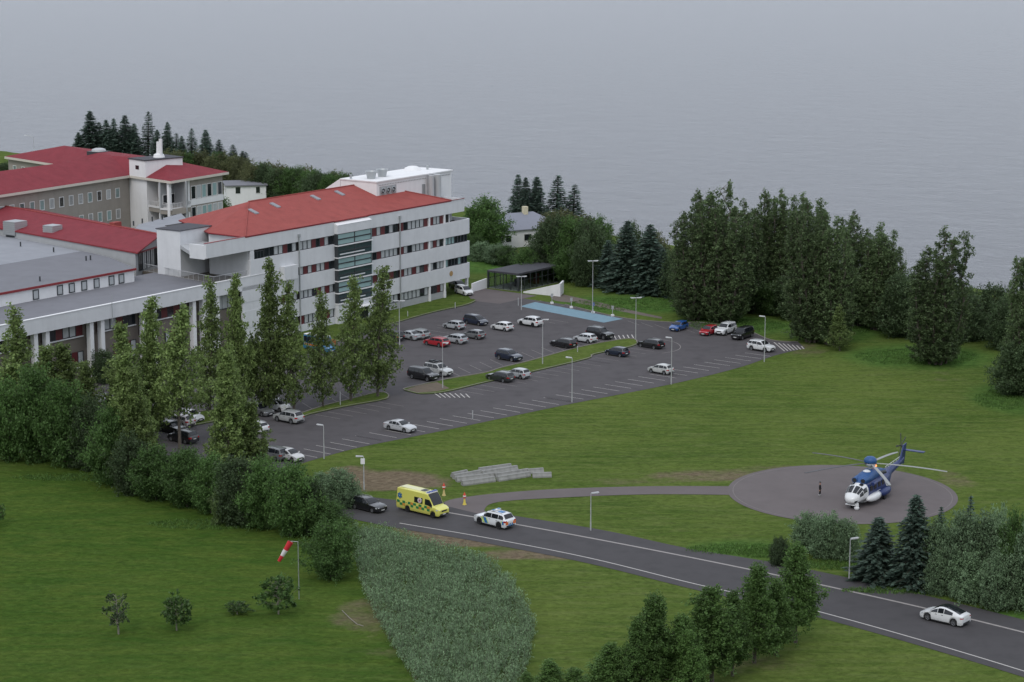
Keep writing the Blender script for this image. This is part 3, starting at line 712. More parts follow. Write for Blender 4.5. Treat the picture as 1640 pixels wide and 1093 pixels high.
b.quad(P3(far, EZ), P3(inner, EZ), P3(join, ZR), P3(rlf, ZR))                 # left wing front slope
b.quad(P3(rlf, ZR), P3(join, ZR), P3(nwa, EZ), P3(bkf, EZ))                   # left wing back slope
b.poly([P3(inner, EZ), P3(pc1, EZ), P3(pr, ZR), P3(join, ZR)])
b.poly([P3(pc1, EZ), P3(pc2, EZ), P3(pr, ZR)])
nr = (apex[0], apex[1])
b.poly([P3(pc2, EZ), P3((pc2[0]+3, pc2[1]+60), EZ), P3(nr, ZR), P3(pr, ZR)])
b.poly([P3(join, ZR), P3(pr, ZR), P3(nr, ZR), P3(nwa, EZ)])
b.poly([P3(nwa, EZ), P3(nr, ZR), P3(nwb, EZ)])
b.poly([P3(nr, ZR), P3((pc2[0]+3, pc2[1]+60), EZ), P3(nwb, EZ)])
b.build('roof', 'roof_red', H5)
def cornice(p, q, out=.0):
    d = Vector((q[0]-p[0], q[1]-p[1], 0)).normalized(); nn = Vector((d.y, -d.x, 0))
    b = MB(); a0 = Vector(P3(p, 0)); a1 = Vector(P3(q, 0))
    b.hull([a0+nn*.08+Vector((0,0,EZ-.5)), a1+nn*.08+Vector((0,0,EZ-.5)), a1-nn*.9+Vector((0,0,EZ-.5)), a0-nn*.9+Vector((0,0,EZ-.5))],
           [a0+nn*.08+Vector((0,0,EZ-.02)), a1+nn*.08+Vector((0,0,EZ-.02)), a1-nn*.9+Vector((0,0,EZ-.02)), a0-nn*.9+Vector((0,0,EZ-.02))]); b.build('cornice', 'cornice', H5)
for p, q in ((far, inner), (inner, pc1), (pc1, pc2), (nwb, nwa)): cornice(p, q)
def wallseg(p, q, z0, z1, m, inn=.8, thick=.4, name='wall'):
    """wall from p to q set inn metres behind the eave; returns frame matrix (origin, angle, length)"""
    d = Vector((q[0]-p[0], q[1]-p[1], 0)); ln = d.length; d.normalize(); nn = Vector((-d.y, d.x, 0))
    o = bpy.data.objects.new(name, None)
    b = MB(); b.box(0, ln, 0, thick, z0, z1); w_ = b.build(name, m, H5); w_.location = (p[0]+nn.x*inn, p[1]+nn.y*inn, 0); w_.rotation_euler = (0, 0, math.atan2(d.y, d.x)); bpy.data.objects.remove(o)
    return w_, ln
core = MB(); 
core.prism([(inner[0]+1, inner[1]+2), (far[0], far[1]+2), (bkf[0], bkf[1]-1), (nwa[0], nwa[1]-1), (join[0]+6, join[1]+6)], -2, EZ-.5)
core.prism([(pc1[0]+4.6, pc1[1]+4.6), (pc2[0]-1.2, pc2[1]+1.2), (pc2[0]+2, pc2[1]+58), (nwb[0]+1.2, nwb[1]-1), (nwa[0]+1.2, nwa[1]), (inner[0]+2.5, inner[1]+1)], -2.2, EZ-.51)
core.build('core_wall', 'beige_wall', H5)
wl, ln = wallseg(far, (inner[0]-dirL.x*1.6, inner[1]-dirL.y*1.6), -2, EZ-.5, 'beige_wall'); ln -= 1.6
for k, z in enumerate((14.4, 10.2, 6.0)):
    for i in range(28):
        xx = ln-3.6-i*2.75
        kind = random.choice(['glass', 'teal', 'blind', 'glass']) if i < 8 else random.choice(['teal', 'glass', 'teal'])
        o = window(wl, xx, xx+1.35, z-.1, z+1.9, -.06, kind, frame='frame_white', fw=.13, depth=.12)
wn, ln2 = wallseg(nwb, nwa, -2, EZ-.5, 'beige_wall')
for i in range(5): window(wn, 2+i*3.6, 3.4+i*3.6, 14.6, 16.8, -.06, random.choice(['teal', 'glass']), frame='frame_white', fw=.13, depth=.12)
# projecting pavilion: balconies left bay, glazed bay right
d = Vector((pc2[0]-pc1[0], pc2[1]-pc1[1], 0)); lnp = d.length; an = math.atan2(d.y, d.x)
pv = link('balcony_bay', None, H5) if False else None
b = MB(); b.box(1.0, 7.2, 3.4, 3.7, -1, EZ-.5); wf = b.build('wall', 'grey_wall', H5); wf.location = (pc1[0], pc1[1], 0); wf.rotation_euler = (0, 0, an)
def loc_part(o): o.location = (pc1[0], pc1[1], 0); o.rotation_euler = (0, 0, an); return o
b = MB(); b.box(7.2, lnp-.9, .9, 4, -1, EZ-.5); wr = loc_part(b.build('wall', 'beige_wall', H5))
b = MB()
for z0 in (12.9, 8.7): b.box(7.1, lnp-.8, .78, .9, z0, z0+1.15)
loc_part(b.build('window_apron', 'plaster_bright', H5))
for z0 in (14.1, 9.9):
    for i in range(6):
        ww = (lnp-.95-7.4)/6
        window(wr, 7.4+i*ww, 7.4+(i+1)*ww-.25, z0, z0+2.7, .8, random.choice(['teal', 'glass', 'blind']), frame='frame_white', fw=.12, depth=.09)
for z0 in (12.9, 8.7, 4.5):
    b = MB(); b.prism([(.9, .8), (7.15, .8), (7.15, 3.5), (.9, 3.5)], z0-1.1, z0); loc_part(b.build('balcony_slab', 'beige_wall', H5))
    b = MB(); b.box(.85, 7.1, .7, .79, z0-.25, z0+.12); b.box(.78, .86, .8, 3.4, z0-.25, z0+.12); loc_part(b.build('slab_edge', 'frame_white', H5))
    rr = railing(H5, (.95, .85), (7.1, .85), z0, 1.0, 1.0, 'frame_white'); loc_part(rr)
    for c_ in list(rr.children): pass
    for zz in (14.1,): pass
    for i in range(2): 
        window(wf, 1.6+i*2.6, 3.1+i*2.6, z0+.6, z0+2.6, 3.3, 'glass', frame='frame_white', fw=.12, depth=.1)
for x in (1.05, 6.9):
    b = MB(); b.box(x-.32, x+.32, .95, 1.55, -1, EZ-.5); loc_part(b.build('column', 'plaster_bright', H5))
# side of the bay facing the inner corner: balconies + white tower
d2 = Vector((pc1[0]-inner[0], pc1[1]-inner[1], 0)); l2 = d2.length; an2 = math.atan2(d2.y, d2.x)
def loc2(o): o.location = (inner[0], inner[1], 0); o.rotation_euler = (0, 0, an2); return o
b = MB(); b.box(-.9, 5.2, .5, 5.5, -2, EZ-.2); loc2(b.build('tower', 'plaster_bright', H5))
b = MB(); b.box(5.2, l2-1, 4.2, 4.6, -1, EZ-.5); sw = loc2(b.build('wall', 'grey_wall', H5))
for z0 in (12.9, 8.7, 4.5):
    b = MB(); b.box(5.2, l2-.9, .85, 4.2, z0-1.1, z0-.01); loc2(b.build('balcony_slab', 'beige_wall', H5))
    b = MB(); b.box(5.2, l2-.85, .75, .84, z0-.25, z0+.12); loc2(b.build('slab_edge', 'frame_white', H5))
    loc2(railing(H5, (5.3, .9), (l2-.95, .9), z0, 1.0, 1.0, 'frame_white'))
    window(sw, 7.6, 9.4, z0+.1, z0+2.5, 4.1, 'glass', frame='frame_white', fw=.12, depth=.09)
b = MB(); b.box(l2*.62-.25, l2*.62+.25, .95, 1.45, -1, EZ-.5); loc2(b.build('column', 'plaster_bright', H5))
# penthouse on the roof with antenna
tb = back(207, 276, 19.4)
b = MB(); b.box(0, 5.6, .0, 9.0, 18.5, 21.9); o = loc2(b.build('roof_box', 'plaster_bright', H5)); 
b = MB(); b.box(-.2, 5.8, -.2, 9.2, 21.9, 22.1); loc2(b.build('roof_box_top', 'felt_dark', H5))
b = MB(); b.lathe([(1.2, 22.1), (1.0, 22.7), (.5, 22.9), (.42, 25.2), (0, 25.2)], 'z', 12, 0, (3.2, 5, 0)); loc2(b.build('chimney_cowl', 'plaster_bright', H5, 40))
b = MB(); b.tube((3.9, 5, 22.1), (3.9, 5, 25.8), .35, n=10); loc2(b.build('chimney_pipe', 'plaster_bright', H5, 40))
b = MB(); b.tube((2.6, 4, 22), (2.6, 4, 31), .05, n=5); loc2(b.build('antenna', 'frame_dark', H5))
b = MB(); b.box(2.2, 3.4, -.03, -.002, 20, 20.8); loc2(b.build('box_window', 'glass', H5))
x, y = back(155, 245, 21.4); b = MB(); b.box(x-1.2, x+2.2, y-1.7, y+1.7, 19.5, 21.7); b.build('roof_ventilator', 'frame_dark', H5)
b = MB(); b.lathe([(1.5, 21.7), (1.4, 22.1), (.8, 22.3), (0, 22.35)], 'z', 14, 0, (x+.6, y, 0)); b.build('ventilator_cap', 'pale_metal', H5, 40)

# small white house right of the old wing
def house(name, label, px, wz, dx, dy, hw, hr, rz, wall, roof, cat='house', flat=False, wins=()):
    c_ = G(*px); t = thing(name, label, cat, (c_.x, c_.y, wz), rz)
    b = MB(); b.box(0, dx, 0, dy, -6, hw); b.build('wall', wall, t)
    b = MB(); o_ = .4
    T = [(-o_,-o_,hw),(dx+o_,-o_,hw),(dx+o_,dy+o_,hw),(-o_,dy+o_,hw)]
    if flat: b.prism([p[:2] for p in T], hw, hw+.3)
    else:
        r0 = (dy*.35, dy/2, hr); r1 = (dx-dy*.35, dy/2, hr)
        b.quad(T[0], T[1], r1, r0); b.poly([T[1], T[2], r1]); b.quad(T[2], T[3], r0, r1); b.poly([T[3], T[0], r0])
        b.box(-o_, dx+o_, -o_, dy+o_, hw-.15, hw-.01)
    b.build('roof', roof, t)
    for x0, x1, z0, z1 in wins: window(t, x0, x1, z0, z1, -.06, 'glass', frame='frame_white', fw=.12, depth=.05)
    return t
h6 = house('white_annex', 'small white flat-roofed annex with grey roof between the old wing and the coral roof', (364, 331), 0, 9.6, 10, 4.9, 7, R(12), 'plaster_bright', 'felt', 'building', True, ((2,3.4,3,4.8),(7,8.2,3,4.8)))
for y0 in (2.5, 7.5):
    o = window(h6, 0, 1.3, 0, 1.7, 0, 'glass', frame='frame_white', fw=.12, depth=.06); o.location = (-.07, y0+1.3, 3); o.rotation_euler = (0, 0, -math.pi/2)
h7 = house('lakeside_house', 'pale house with grey hipped roof and white chimney among trees by the water', (800, 399), 0, 16, 12, 3.8, 6.6, R(30), 'plaster_bright', mat('slate_grey_roof', (.19, .20, .24), .7, var=.06), 'house', False, ((1.5,3,1.2,2.8),(6,8,1.2,2.8)))
b = MB(); b.box(9.0, 10.0, 5, 6, 4.5, 7.9); b.build('chimney', mat('cream_render', (.55, .5, .36), .8), h7)

# glazed entrance pavilion with ramp wall
pz = 3.45
c0 = back(871+0, 438.6, pz)
P = [back(*p, pz) for p in ((780, 433), (830, 438.5), (898, 424), (848, 417))]
# square it up
p0 = Vector(P[1]); ex = (Vector(P[2])-p0); ey = (Vector(P[0])-p0)
PV = thing('glass_pavilion', 'dark glass entrance pavilion with flat black roof at the end of the car park', 'building', (O.x, O.y, 0), RZ)
q = [p0, p0+ex, p0+ex+ey, p0+ey]
b = MB(); b.prism([tuple(v) for v in q], pz-.35, pz); b.build('roof', 'felt_dark', PV)
cc = (q[0]+q[2])/2; qi = [cc+(v-cc)*.965 for v in q]
b = MB(); b.prism([tuple(v) for v in qi], .02, .12); b.build('floor', 'concrete', PV)
gl_ = mat('clear_glazing', (.72, .80, .78), .0, spec=.5, trans=1.0)
for a, c_ in ((0, 1), (3, 0), (1, 2), (2, 3)):
    va, vb = qi[a], qi[c_]; ln = (vb-va).length; n_ = max(2, round(ln/1.9)); an_ = math.atan2(vb.y-va.y, vb.x-va.x)
    for i in range(n_):
        p = va.lerp(vb, i/n_)
        def fr(): 
            b = MB(); b.box(0, ln/n_-.1, -.01, .01, .12, pz-.4); return b.mesh('glass_pane', gl_)
        o = link('glass_pane', cached(('pv', a, round(ln/n_, 2)), fr), PV); o.location = (p.x, p.y, 0); o.rotation_euler = (0, 0, an_)
        def fm(): b = MB(); b.box(-.06, .06, -.06, .06, .1, pz-.36); return b.mesh('mullion', 'frame_dark')
        o = link('mullion', cached('pvm', fm), PV); o.location = (p.x, p.y, 0); o.rotation_euler = (0, 0, an_)
    def ft(): b = MB(); b.box(0, ln, -.06, .06, 1.9, 2.0); return b.mesh('transom', 'frame_dark')
    if a != 3: o = link('transom', ft(), PV); o.location = (va.x, va.y, 0); o.rotation_euler = (0, 0, an_)
for v in qi:
    b = MB(); b.box(v.x-.16, v.x+.16, v.y-.16, v.y+.16, 0, pz-.35); b.build('corner_post', 'frame_dark', PV)
for i in range(5):
    p = cc+Vector((random.uniform(-3, 3), random.uniform(-2, 2))); b = MB(); b.box(p.x-.6, p.x+.6, p.y-.3, p.y+.3, .12, random.uniform(.9, 2.2)); b.build('fitting', random.choice(['felt_dark', 'grey_wall', 'red_panel']), PV)
def ramp_wall(name, label, pa, pb, h0, h1, z0=0, th=.3, m='plaster_bright'):
    a = G(*pa); c_ = G(*pb); d_ = c_-a; t = MB(); nn = Vector((-d_.y, d_.x, 0)).normalized()*th
    t.hull([a, c_, c_+nn, a+nn], [a+Vector((0,0,h0)), c_+Vector((0,0,h1)), c_+nn+Vector((0,0,h1)), a+nn+Vector((0,0,h0))])
    return tag(t.build(name, m), label, 'wall')
ramp_wall('ramp_wall', 'white wedge-shaped ramp wall beside the glass pavilion', (838, 469.5), (897, 475.5), .25, 2.45)
ramp_wall('end_wall', 'short white return wall at the end of the ramp', (897, 475.5), (903, 469), 2.3, 2.3)
ramp_wall('low_wall', 'low white wall between the hospital end and the glass pavilion', (757, 468), (780, 462), 1.6, 1.9)
# ------------------------------------------------------------------ trees: tapered trunk, limbs, leaf-sized faces in clumps through the crown
rnd = random.Random(11)
def leaf(b, p, s, m=0, flatz=0, asp=.62):
    a = Vector((rnd.gauss(0,1), rnd.gauss(0,1), rnd.gauss(0,1)*(1-flatz))).normalized()
    c_ = a.cross(Vector((rnd.gauss(0,1), rnd.gauss(0,1), rnd.gauss(0,1)))).normalized()
    u = a*s; w_ = c_*s*asp
    b.add([p-u, p+w_*.9-u*.1, p+u, p-w_*.9+u*.1], [(0,1,2,3)], m)
def broad(kind, h, prof, nb, nl, ls, up, m_leaf, m_bark='bark', trunk_h=.1, tr=.02, seed=1, clump=.5, dens_in=.3, lumps=0):
    rnd.seed(seed)
    tb = MB(); cb = MB()
    lean = [(rnd.gauss(0,.012)*h, rnd.gauss(0,.012)*h) for _ in range(7)]
    pts = [Vector((lean[i][0]*i/3, lean[i][1]*i/3, h*.93*i/6)) for i in range(7)]
    for i in range(6): tb.tube(pts[i], pts[i+1], h*tr*(1-i/6.6)+.02, h*tr*(1-(i+1)/6.6)+.02, 7)
    tips = []
    lumpv = [(rnd.uniform(0, 6.28), rnd.uniform(.15, .9), rnd.uniform(.75, 1.25)) for _ in range(lumps)]
    for i in range(nb):
        t = trunk_h+(1-trunk_h)*((i+rnd.random())/nb)**.9
        az = i*2.39996+rnd.uniform(-.4, .4)
        rr = prof((t-trunk_h)/(1-trunk_h))*rnd.uniform(.65, 1.12)
        for la, lt, lk in lumpv:
            if abs(math.atan2(math.sin(az-la), math.cos(az-la))) < .8 and abs(t-lt) < .16: rr *= lk
        base_t = max(.05, t-rr/h*up)
        k = min(5, int(base_t/.93*6)); f_ = base_t/.93*6-k
        p0 = pts[k].lerp(pts[min(6, k+1)], min(1, f_))
        p1 = Vector((pts[k].x+math.cos(az)*rr, pts[k].y+math.sin(az)*rr, h*t+rnd.uniform(-.1, .1)*rr))
        pm = p0.lerp(p1, .5)+Vector((0, 0, -rr*.1))
        r0 = max(.03, h*tr*.32*(1-t))
        tb.tube(p0, pm, r0, r0*.6, 4, caps=False); tb.tube(pm, p1, r0*.6, .012, 4, caps=False)
        tips.append((p0, pm, p1, rr))
    wsum = sum(x[3]+.3 for x in tips)
    for p0, pm, p1, rr in tips:
        n_ = int(nl*(rr+.3)/wsum); nc = max(2, n_//14)
        for c_ in range(nc):
            f_ = 1-abs(rnd.gauss(0, dens_in+.1)); f_ = max(.1, min(1.03, f_))
            q = pm.lerp(p1, (f_-.5)*2) if f_ > .5 else p0.lerp(pm, f_*2)
            q = q+Vector((rnd.gauss(0,1), rnd.gauss(0,1), rnd.gauss(0,1)))*clump*.8
            for _ in range(max(1, n_//nc)):
                d_ = Vector((rnd.gauss(0,1), rnd.gauss(0,1), rnd.gauss(0,1)))*clump*.45
                leaf(cb, q+d_, ls*rnd.uniform(.6, 1.25))
    return (h, tb.mesh('trunk', m_bark, 60), cb.mesh('crown', m_leaf))
def conifer(h, r, whorls, per, nl, ls, m_leaf, seed, droop=.25, sparse=1, trunk0=.04, m_bark='bark', powr=.85):
    rnd.seed(seed); tb = MB(); cb = MB()
    tb.tube((0,0,0), (0,0,h*.5), h*.018+.03, h*.010+.02, 7); tb.tube((0,0,h*.5), (0,0,h*.99), h*.010+.02, .015, 6)
    for wI in range(whorls):
        t = trunk0+(1-trunk0)*((wI+.5)/whorls); L_ = r*(1-t)**powr*rnd.uniform(.85, 1.12)+.12
        z0 = h*t
        for k in range(per):
            az = k*2*math.pi/per+wI*.9+rnd.uniform(-.25, .25); l_ = L_*rnd.uniform(.68, 1.18)
            dz = -droop*l_*(1-t*1.2) + (.28*l_ if t > .8 else 0)
            p0 = Vector((0,0,z0)); p1 = Vector((math.cos(az)*l_, math.sin(az)*l_, z0+dz))
            if l_ > .8: tb.tube(p0, p1, .035, .01, 3, caps=False)
            n_ = max(3, int(nl*l_/r*sparse)); sd = Vector((-math.sin(az), math.cos(az), 0))
            for i in range(n_):
                f_ = .12+.88*(i+rnd.random())/n_; q = p0.lerp(p1, f_)
                wd = (1.05-f_)*.42*l_*.55+.10
                q = q+sd*rnd.uniform(-wd, wd)+Vector((0,0,rnd.uniform(-.22, .06)*(.4+l_*.2)))
                # needle spray: long narrow face pointing outward and down
                o_ = (Vector((math.cos(az), math.sin(az), 0))+sd*rnd.uniform(-.9, .9)+Vector((0,0,rnd.uniform(-.55, .2)))).normalized()
                s_ = ls*rnd.uniform(.7, 1.3); c_ = o_.cross(Vector((rnd.gauss(0,.5), rnd.gauss(0,.5), 1))).normalized()*s_*.42
                cb.add([q-o_*s_*.5, q+c_, q+o_*s_, q-c_], [(0,1,2,3)])
    for i in range(10):
        q = Vector((0,0,h*(.95+.05*rnd.random()))); leaf(cb, q, ls*.6)
    return (h, tb.mesh('trunk', m_bark, 60), cb.mesh('crown', m_leaf))
p_poplar = lambda t: 3.0*min(1, (t+.15)*3.6)*(1-t)**1.12+.16
p_poplar2 = lambda t: 2.9*min(1, (t+.15)*3.4)*(1-t)**1.2+.14
p_grove = lambda t: 3.1*min(1, (t+.2)*3)*(1-t**1.7)**.95+.25
p_round = lambda t: 3.6*math.sin(math.pi*min(1, (t*.86+.12)))**.62
p_bush = lambda t: 2.4*math.sin(math.pi*min(1, (t*.80+.17)))**.5
K = {}
K['poplar'] = [broad('poplar', 14, p_poplar, 110, 15000, .155, 1.3, 'leaf_poplar', seed=s, clump=.33, trunk_h=.15, tr=.010, lumps=6) for s in (1, 2, 3)]
K['poplar_thin'] = [broad('poplar', 13, p_poplar2, 90, 8200, .15, 1.3, 'leaf_poplar', seed=s, clump=.36, trunk_h=.21, tr=.011, lumps=8) for s in (4, 5, 41, 42)]
K['poplar_high'] = [broad('poplar', 13, p_poplar2, 80, 8200, .15, 1.1, 'leaf_poplar', seed=43, clump=.36, trunk_h=.36, tr=.011, lumps=8)]
def spires(seed):
    # several upright stems grown together, each with its own pointed top
    rnd.seed(seed); V1 = MB(); V2 = MB(); n_ = 9
    base = [broad('g', 20, lambda t: 1.9*min(1, (t+.25)*3)*(1-t)**.85+.22, 75, 5200, .17, 2.2, 'leaf_grove', seed=seed*10+q, clump=.36, trunk_h=.06, tr=.009, lumps=3) for q in range(3)]
    for i in range(n_):
        a = i*2.4+rnd.uniform(-.3, .3); r_ = (0 if i == 0 else rnd.uniform(.9, 2.3)); hs = (1 if i == 0 else rnd.uniform(.72, .97)); sc = rnd.uniform(.62, .85)
        for k, T in ((1, V1), (2, V2)):
            me_ = base[i % 3][k]; ca, sa = math.cos(a), math.sin(a)
            T.add([((v.co.x*ca-v.co.y*sa)*sc+math.cos(a)*r_*(.35+.65*min(1, v.co.z/7)), (v.co.x*sa+v.co.y*ca)*sc+math.sin(a)*r_*(.35+.65*min(1, v.co.z/7)), v.co.z*hs) for v in me_.vertices], [tuple(p_.vertices) for p_ in me_.polygons])
    for b_ in base: bpy.data.meshes.remove(b_[1]); bpy.data.meshes.remove(b_[2])
    return (20, V1.mesh('trunk', 'bark', 60), V2.mesh('crown', 'leaf_grove'))
K['grove'] = [spires(s) for s in (61, 62, 63)]
K['broad'] = [broad('broad', 8, p_round, 90, 16000, .155, .7, 'leaf_broad', seed=s, clump=.5, trunk_h=.12, tr=.018, lumps=7) for s in (9, 10)]
K['dark'] = [broad('dark', 8, p_round, 90, 13000, .175, .7, 'leaf_dark', seed=s, clump=.55, trunk_h=.06, tr=.018, lumps=8) for s in (12, 13)]
K['olive'] = [broad('olive', 8, p_round, 80, 11000, .175, .7, 'leaf_olive', seed=s, clump=.55, trunk_h=.06, tr=.018, lumps=8) for s in (14, 15)]
K['willow'] = [broad('willow', 6, p_bush, 90, 13000, .13, .9, 'leaf_grey', 'bark', .04, .014, s, .42, lumps=8) for s in (16, 17)]
K['pale'] = [broad('pale', 4, p_bush, 40, 2600, .2, .8, 'leaf_pale', 'bark', .05, .014, 18, .35, lumps=4)]
K['small'] = [broad('small', 4, lambda t: 2.0*math.sin(math.pi*min(1, t*.8+.2))**.6, 34, 1500, .19, .5, 'leaf_broad', 'bark_pale', .36, .018, s, .30, lumps=4) for s in (19, 20)]
K['sparse'] = [broad('sparse', 4, lambda t: 1.6*math.sin(math.pi*min(1, t*.8+.2))**.6, 26, 520, .16, .6, 'leaf_dark', 'bark_pale', .34, .018, 21, .3, lumps=4)]
K['spruce'] = [conifer(13, 3.3, 36, 10, 36, .36, 'needle', s, .32) for s in (22, 23, 24)]
K['spruce_thin'] = [conifer(13, 2.6, 30, 7, 24, .36, 'needle', s, .28, 1, .03) for s in (25, 26, 27)]
K['pine'] = [broad('pine', 9, lambda t: 2.15*min(1, (t+.22)*3)*(1-t)**.78+.14, 120, 17000, .105, .25, 'needle_green', 'bark', .2, .016, s, .27, lumps=8) for s in (28, 29, 30, 31)]
BASE_R = {'poplar': 2.6, 'poplar_thin': 2.2, 'poplar_high': 2.2, 'grove': 3.4, 'broad': 3.8, 'dark': 3.8, 'olive': 3.8, 'willow': 2.7, 'pale': 2.6, 'small': 2.1, 'sparse': 1.7, 'spruce': 3.1, 'spruce_thin': 2.2, 'pine': 2.2}
NAME = {'poplar': 'poplar_tree', 'poplar_thin': 'poplar_tree', 'poplar_high': 'poplar_tree', 'grove': 'poplar_tree', 'broad': 'broadleaf_tree', 'dark': 'broadleaf_tree', 'olive': 'broadleaf_tree', 'willow': 'willow_bush', 'pale': 'shrub', 'small': 'young_tree', 'sparse': 'young_tree', 'spruce': 'spruce_tree', 'spruce_thin': 'spruce_tree', 'pine': 'pine_tree'}
tree_log = []
def tree(kind, u, vb, vt, wpx, label, group=None, var=None, hfix=None, ubase=None):
    p = G(u if ubase is None else ubase, vb); p.z = ground_z(p.x, p.y)
    hh = hfix or max(1.0, height_at(p, u, vt)-p.z)
    mh = K[kind][rnd.randrange(len(K[kind])) if var is None else var]
    sz = hh/mh[0]; sr = (wpx/2/ppm(p))/BASE_R[kind]
    t = thing(NAME[kind], label, 'bush' if kind in ('willow', 'pale') else 'tree', p, rnd.uniform(0, 6.28), group)
    t.scale = (sr*rnd.uniform(.92, 1.08), sr*rnd.uniform(.92, 1.08), sz); t.rotation_euler = (rnd.gauss(0, .025), rnd.gauss(0, .025), t.rotation_euler[2])
    link('trunk', mh[1], t); link('crown', mh[2], t)
    return t
ORD = ['first', 'second', 'third', 'fourth', 'fifth', 'sixth', 'seventh', 'eighth', 'ninth', 'tenth', 'eleventh', 'twelfth', 'thirteenth', 'fourteenth', 'fifteenth', 'sixteenth', 'seventeenth', 'eighteenth', 'nineteenth', 'twentieth', 'twenty-first', 'twenty-second', 'twenty-third', 'twenty-fourth', 'twenty-fifth', 'twenty-sixth', 'twenty-seventh', 'twenty-eighth', 'twenty-ninth', 'thirtieth']
def trees(group, phrase, rows, adj=None):
    rows = sorted(rows, key=lambda r_: r_[1])
    for i, r_ in enumerate(rows):
        tree(*r_, label=f'{phrase}, {ORD[i]} from the left', group=group)
# poplars along the car park
trees('poplars in front of the hospital', 'tall poplar in front of the white hospital wing', [
    ('poplar_thin', 605, 636, 428, 74), ('poplar_thin', 562, 643, 443, 62), ('poplar_thin', 517, 652, 470, 56), ('poplar_thin', 471, 660, 448, 62), ('poplar', 428, 662, 418, 70), ('poplar', 384, 668, 440, 60)])
trees('poplars in front of the low wing', 'tall poplar in front of the low colonnaded wing', [
    ('poplar_thin', 336, 668, 455, 72), ('poplar_high', 288, 720, 492, 74), ('poplar', 242, 700, 478, 84), ('poplar', 205, 712, 515, 84), ('poplar_thin', 28, 690, 495, 84), ('poplar', 108, 700, 548, 90), ('poplar', 70, 705, 552, 84), ('poplar', 138, 720, 575, 78), ('poplar', 20, 705, 580, 100)])
trees('trees of the tall left belt', 'green tree of the belt between field and car park', [
    ('broad', 15, 738, 612, 90), ('broad', 62, 740, 590, 92), ('broad', 110, 748, 615, 92), ('dark', 150, 752, 640, 80), ('broad', 180, 775, 655, 92), ('poplar', 215, 772, 560, 96), ('poplar', 226, 778, 590, 72), ('broad', 300, 790, 722, 64), ('poplar', 366, 778, 555, 88), ('poplar', 400, 775, 640, 66),
    ('broad', 250, 800, 715, 88), ('broad', 300, 812, 722, 90), ('broad', 338, 822, 730, 84), ('dark', 385, 838, 735, 88), ('broad', 425, 846, 738, 96), ('broad', 465, 858, 745, 92), ('dark', 210, 792, 700, 76)])
trees('bushes at the end of the left belt', 'rounded bush at the road end of the tree belt', [
    ('dark', 500, 856, 772, 64), ('willow', 545, 812, 752, 62), ('willow', 515, 800, 758, 50), ('broad', 527, 862, 806, 78)])
tree('broad', 531, 926, 838, 92, 'round bright green tree on the field beside the windsock and willow thicket')
tree('pale', 357, 838, 784, 46, 'pale yellow-green shrub at the foot of the dark tree belt')
tree('sparse', 190, 1016, 950, 56, 'thin half-bare young tree on the dark lawn, farthest left of the four')
tree('small', 283, 1010, 955, 62, 'compact dark green young tree on the lawn below the windsock', var=0)
tree('small', 380, 984, 964, 44, 'low straggling shrub on the lawn between two young trees', var=1)
tree('small', 446, 984, 923, 66, 'spreading young tree on the lawn beside the windsock pole', var=1)
tree('small', -4, 842, 805, 30, 'edge of a small dark tree at the far left of the lawn', var=0)
trees('pines at the lower edge', 'bushy green pine in the clump below the road', [
    ('pine', 975, 1118, 1030, 78), ('pine', 1042, 1116, 950, 96), ('pine', 1088, 1112, 985, 90), ('pine', 1140, 1096, 938, 108), ('pine', 1173, 1083, 948, 76), ('pine', 1208, 1062, 902, 90), ('pine', 1243, 1050, 930, 74), ('pine', 1274, 1030, 872, 98), ('pine', 880, 1130, 1058, 70), ('pine', 925, 1135, 1070, 60), ('pine', 1010, 1128, 990, 70), ('pine', 1110, 1125, 1010, 66), ('pine', 840, 1140, 1078, 50)])
trees('grey willows by the helipad', 'grey-green willow bush between helipad and road', [
    ('willow', 1292, 882, 822, 56), ('willow', 1325, 892, 822, 60), ('willow', 1355, 896, 832, 50), ('willow', 1500, 940, 832, 62), ('willow', 1535, 952, 822, 76), ('willow', 1570, 955, 825, 84), ('willow', 1605, 962, 838, 70), ('broad', 1622, 966, 822, 60), ('willow', 1640, 975, 845, 70), ('willow', 1520, 945, 850, 60), ('willow', 1586, 952, 815, 54), ('willow', 1550, 962, 880, 70), ('willow', 1595, 975, 890, 70), ('willow', 1505, 950, 890, 56)])
tree('spruce', 1405, 928, 828, 100, 'dark spruce right of the road lamp, nearest the grey willows')
tree('spruce', 1464, 938, 793, 104, 'tallest dark spruce between helipad and road')
tree('spruce_thin', 1550, 945, 793, 44, 'slim dark spruce top sticking out of the grey willows')
tree('spruce_thin', 1503, 940, 812, 40, 'small spruce top beside the tallest spruce by the helipad')
# grove right
trees('poplars of the grove by the fjord', 'tall dark poplar of the grove at the right', [
    ('grove', 1112, 512, 303, 84), ('grove', 1160, 516, 290, 110), ('grove', 1195, 500, 318, 84), ('grove', 1218, 492, 302, 78), ('grove', 1246, 492, 300, 76), ('grove', 1278, 496, 306, 80), ('grove', 1300, 548, 318, 112), ('grove', 1330, 552, 345, 92), ('grove', 1368, 522, 337, 86), ('grove', 1402, 528, 355, 90), ('grove', 1428, 530, 385, 76), ('grove', 1318, 500, 325, 70), ('grove', 1150, 500, 320, 90)])
tree('grove', 1502, 583, 362, 112, 'lone tall dark poplar on the lawn right of the grove', var=0)
tree('grove', 1640, 628, 395, 100, 'tall poplar cut by the right edge of the picture', var=1)
tree('grove', 1715, 660, 430, 100, 'tall poplar just past the right edge of the lawn', var=2)
tree('dark', 1628, 632, 548, 90, 'dark bush at the foot of the poplar on the right edge')
tree('poplar_thin', 1345, 562, 490, 36, 'slim young tree in front of the big grove')
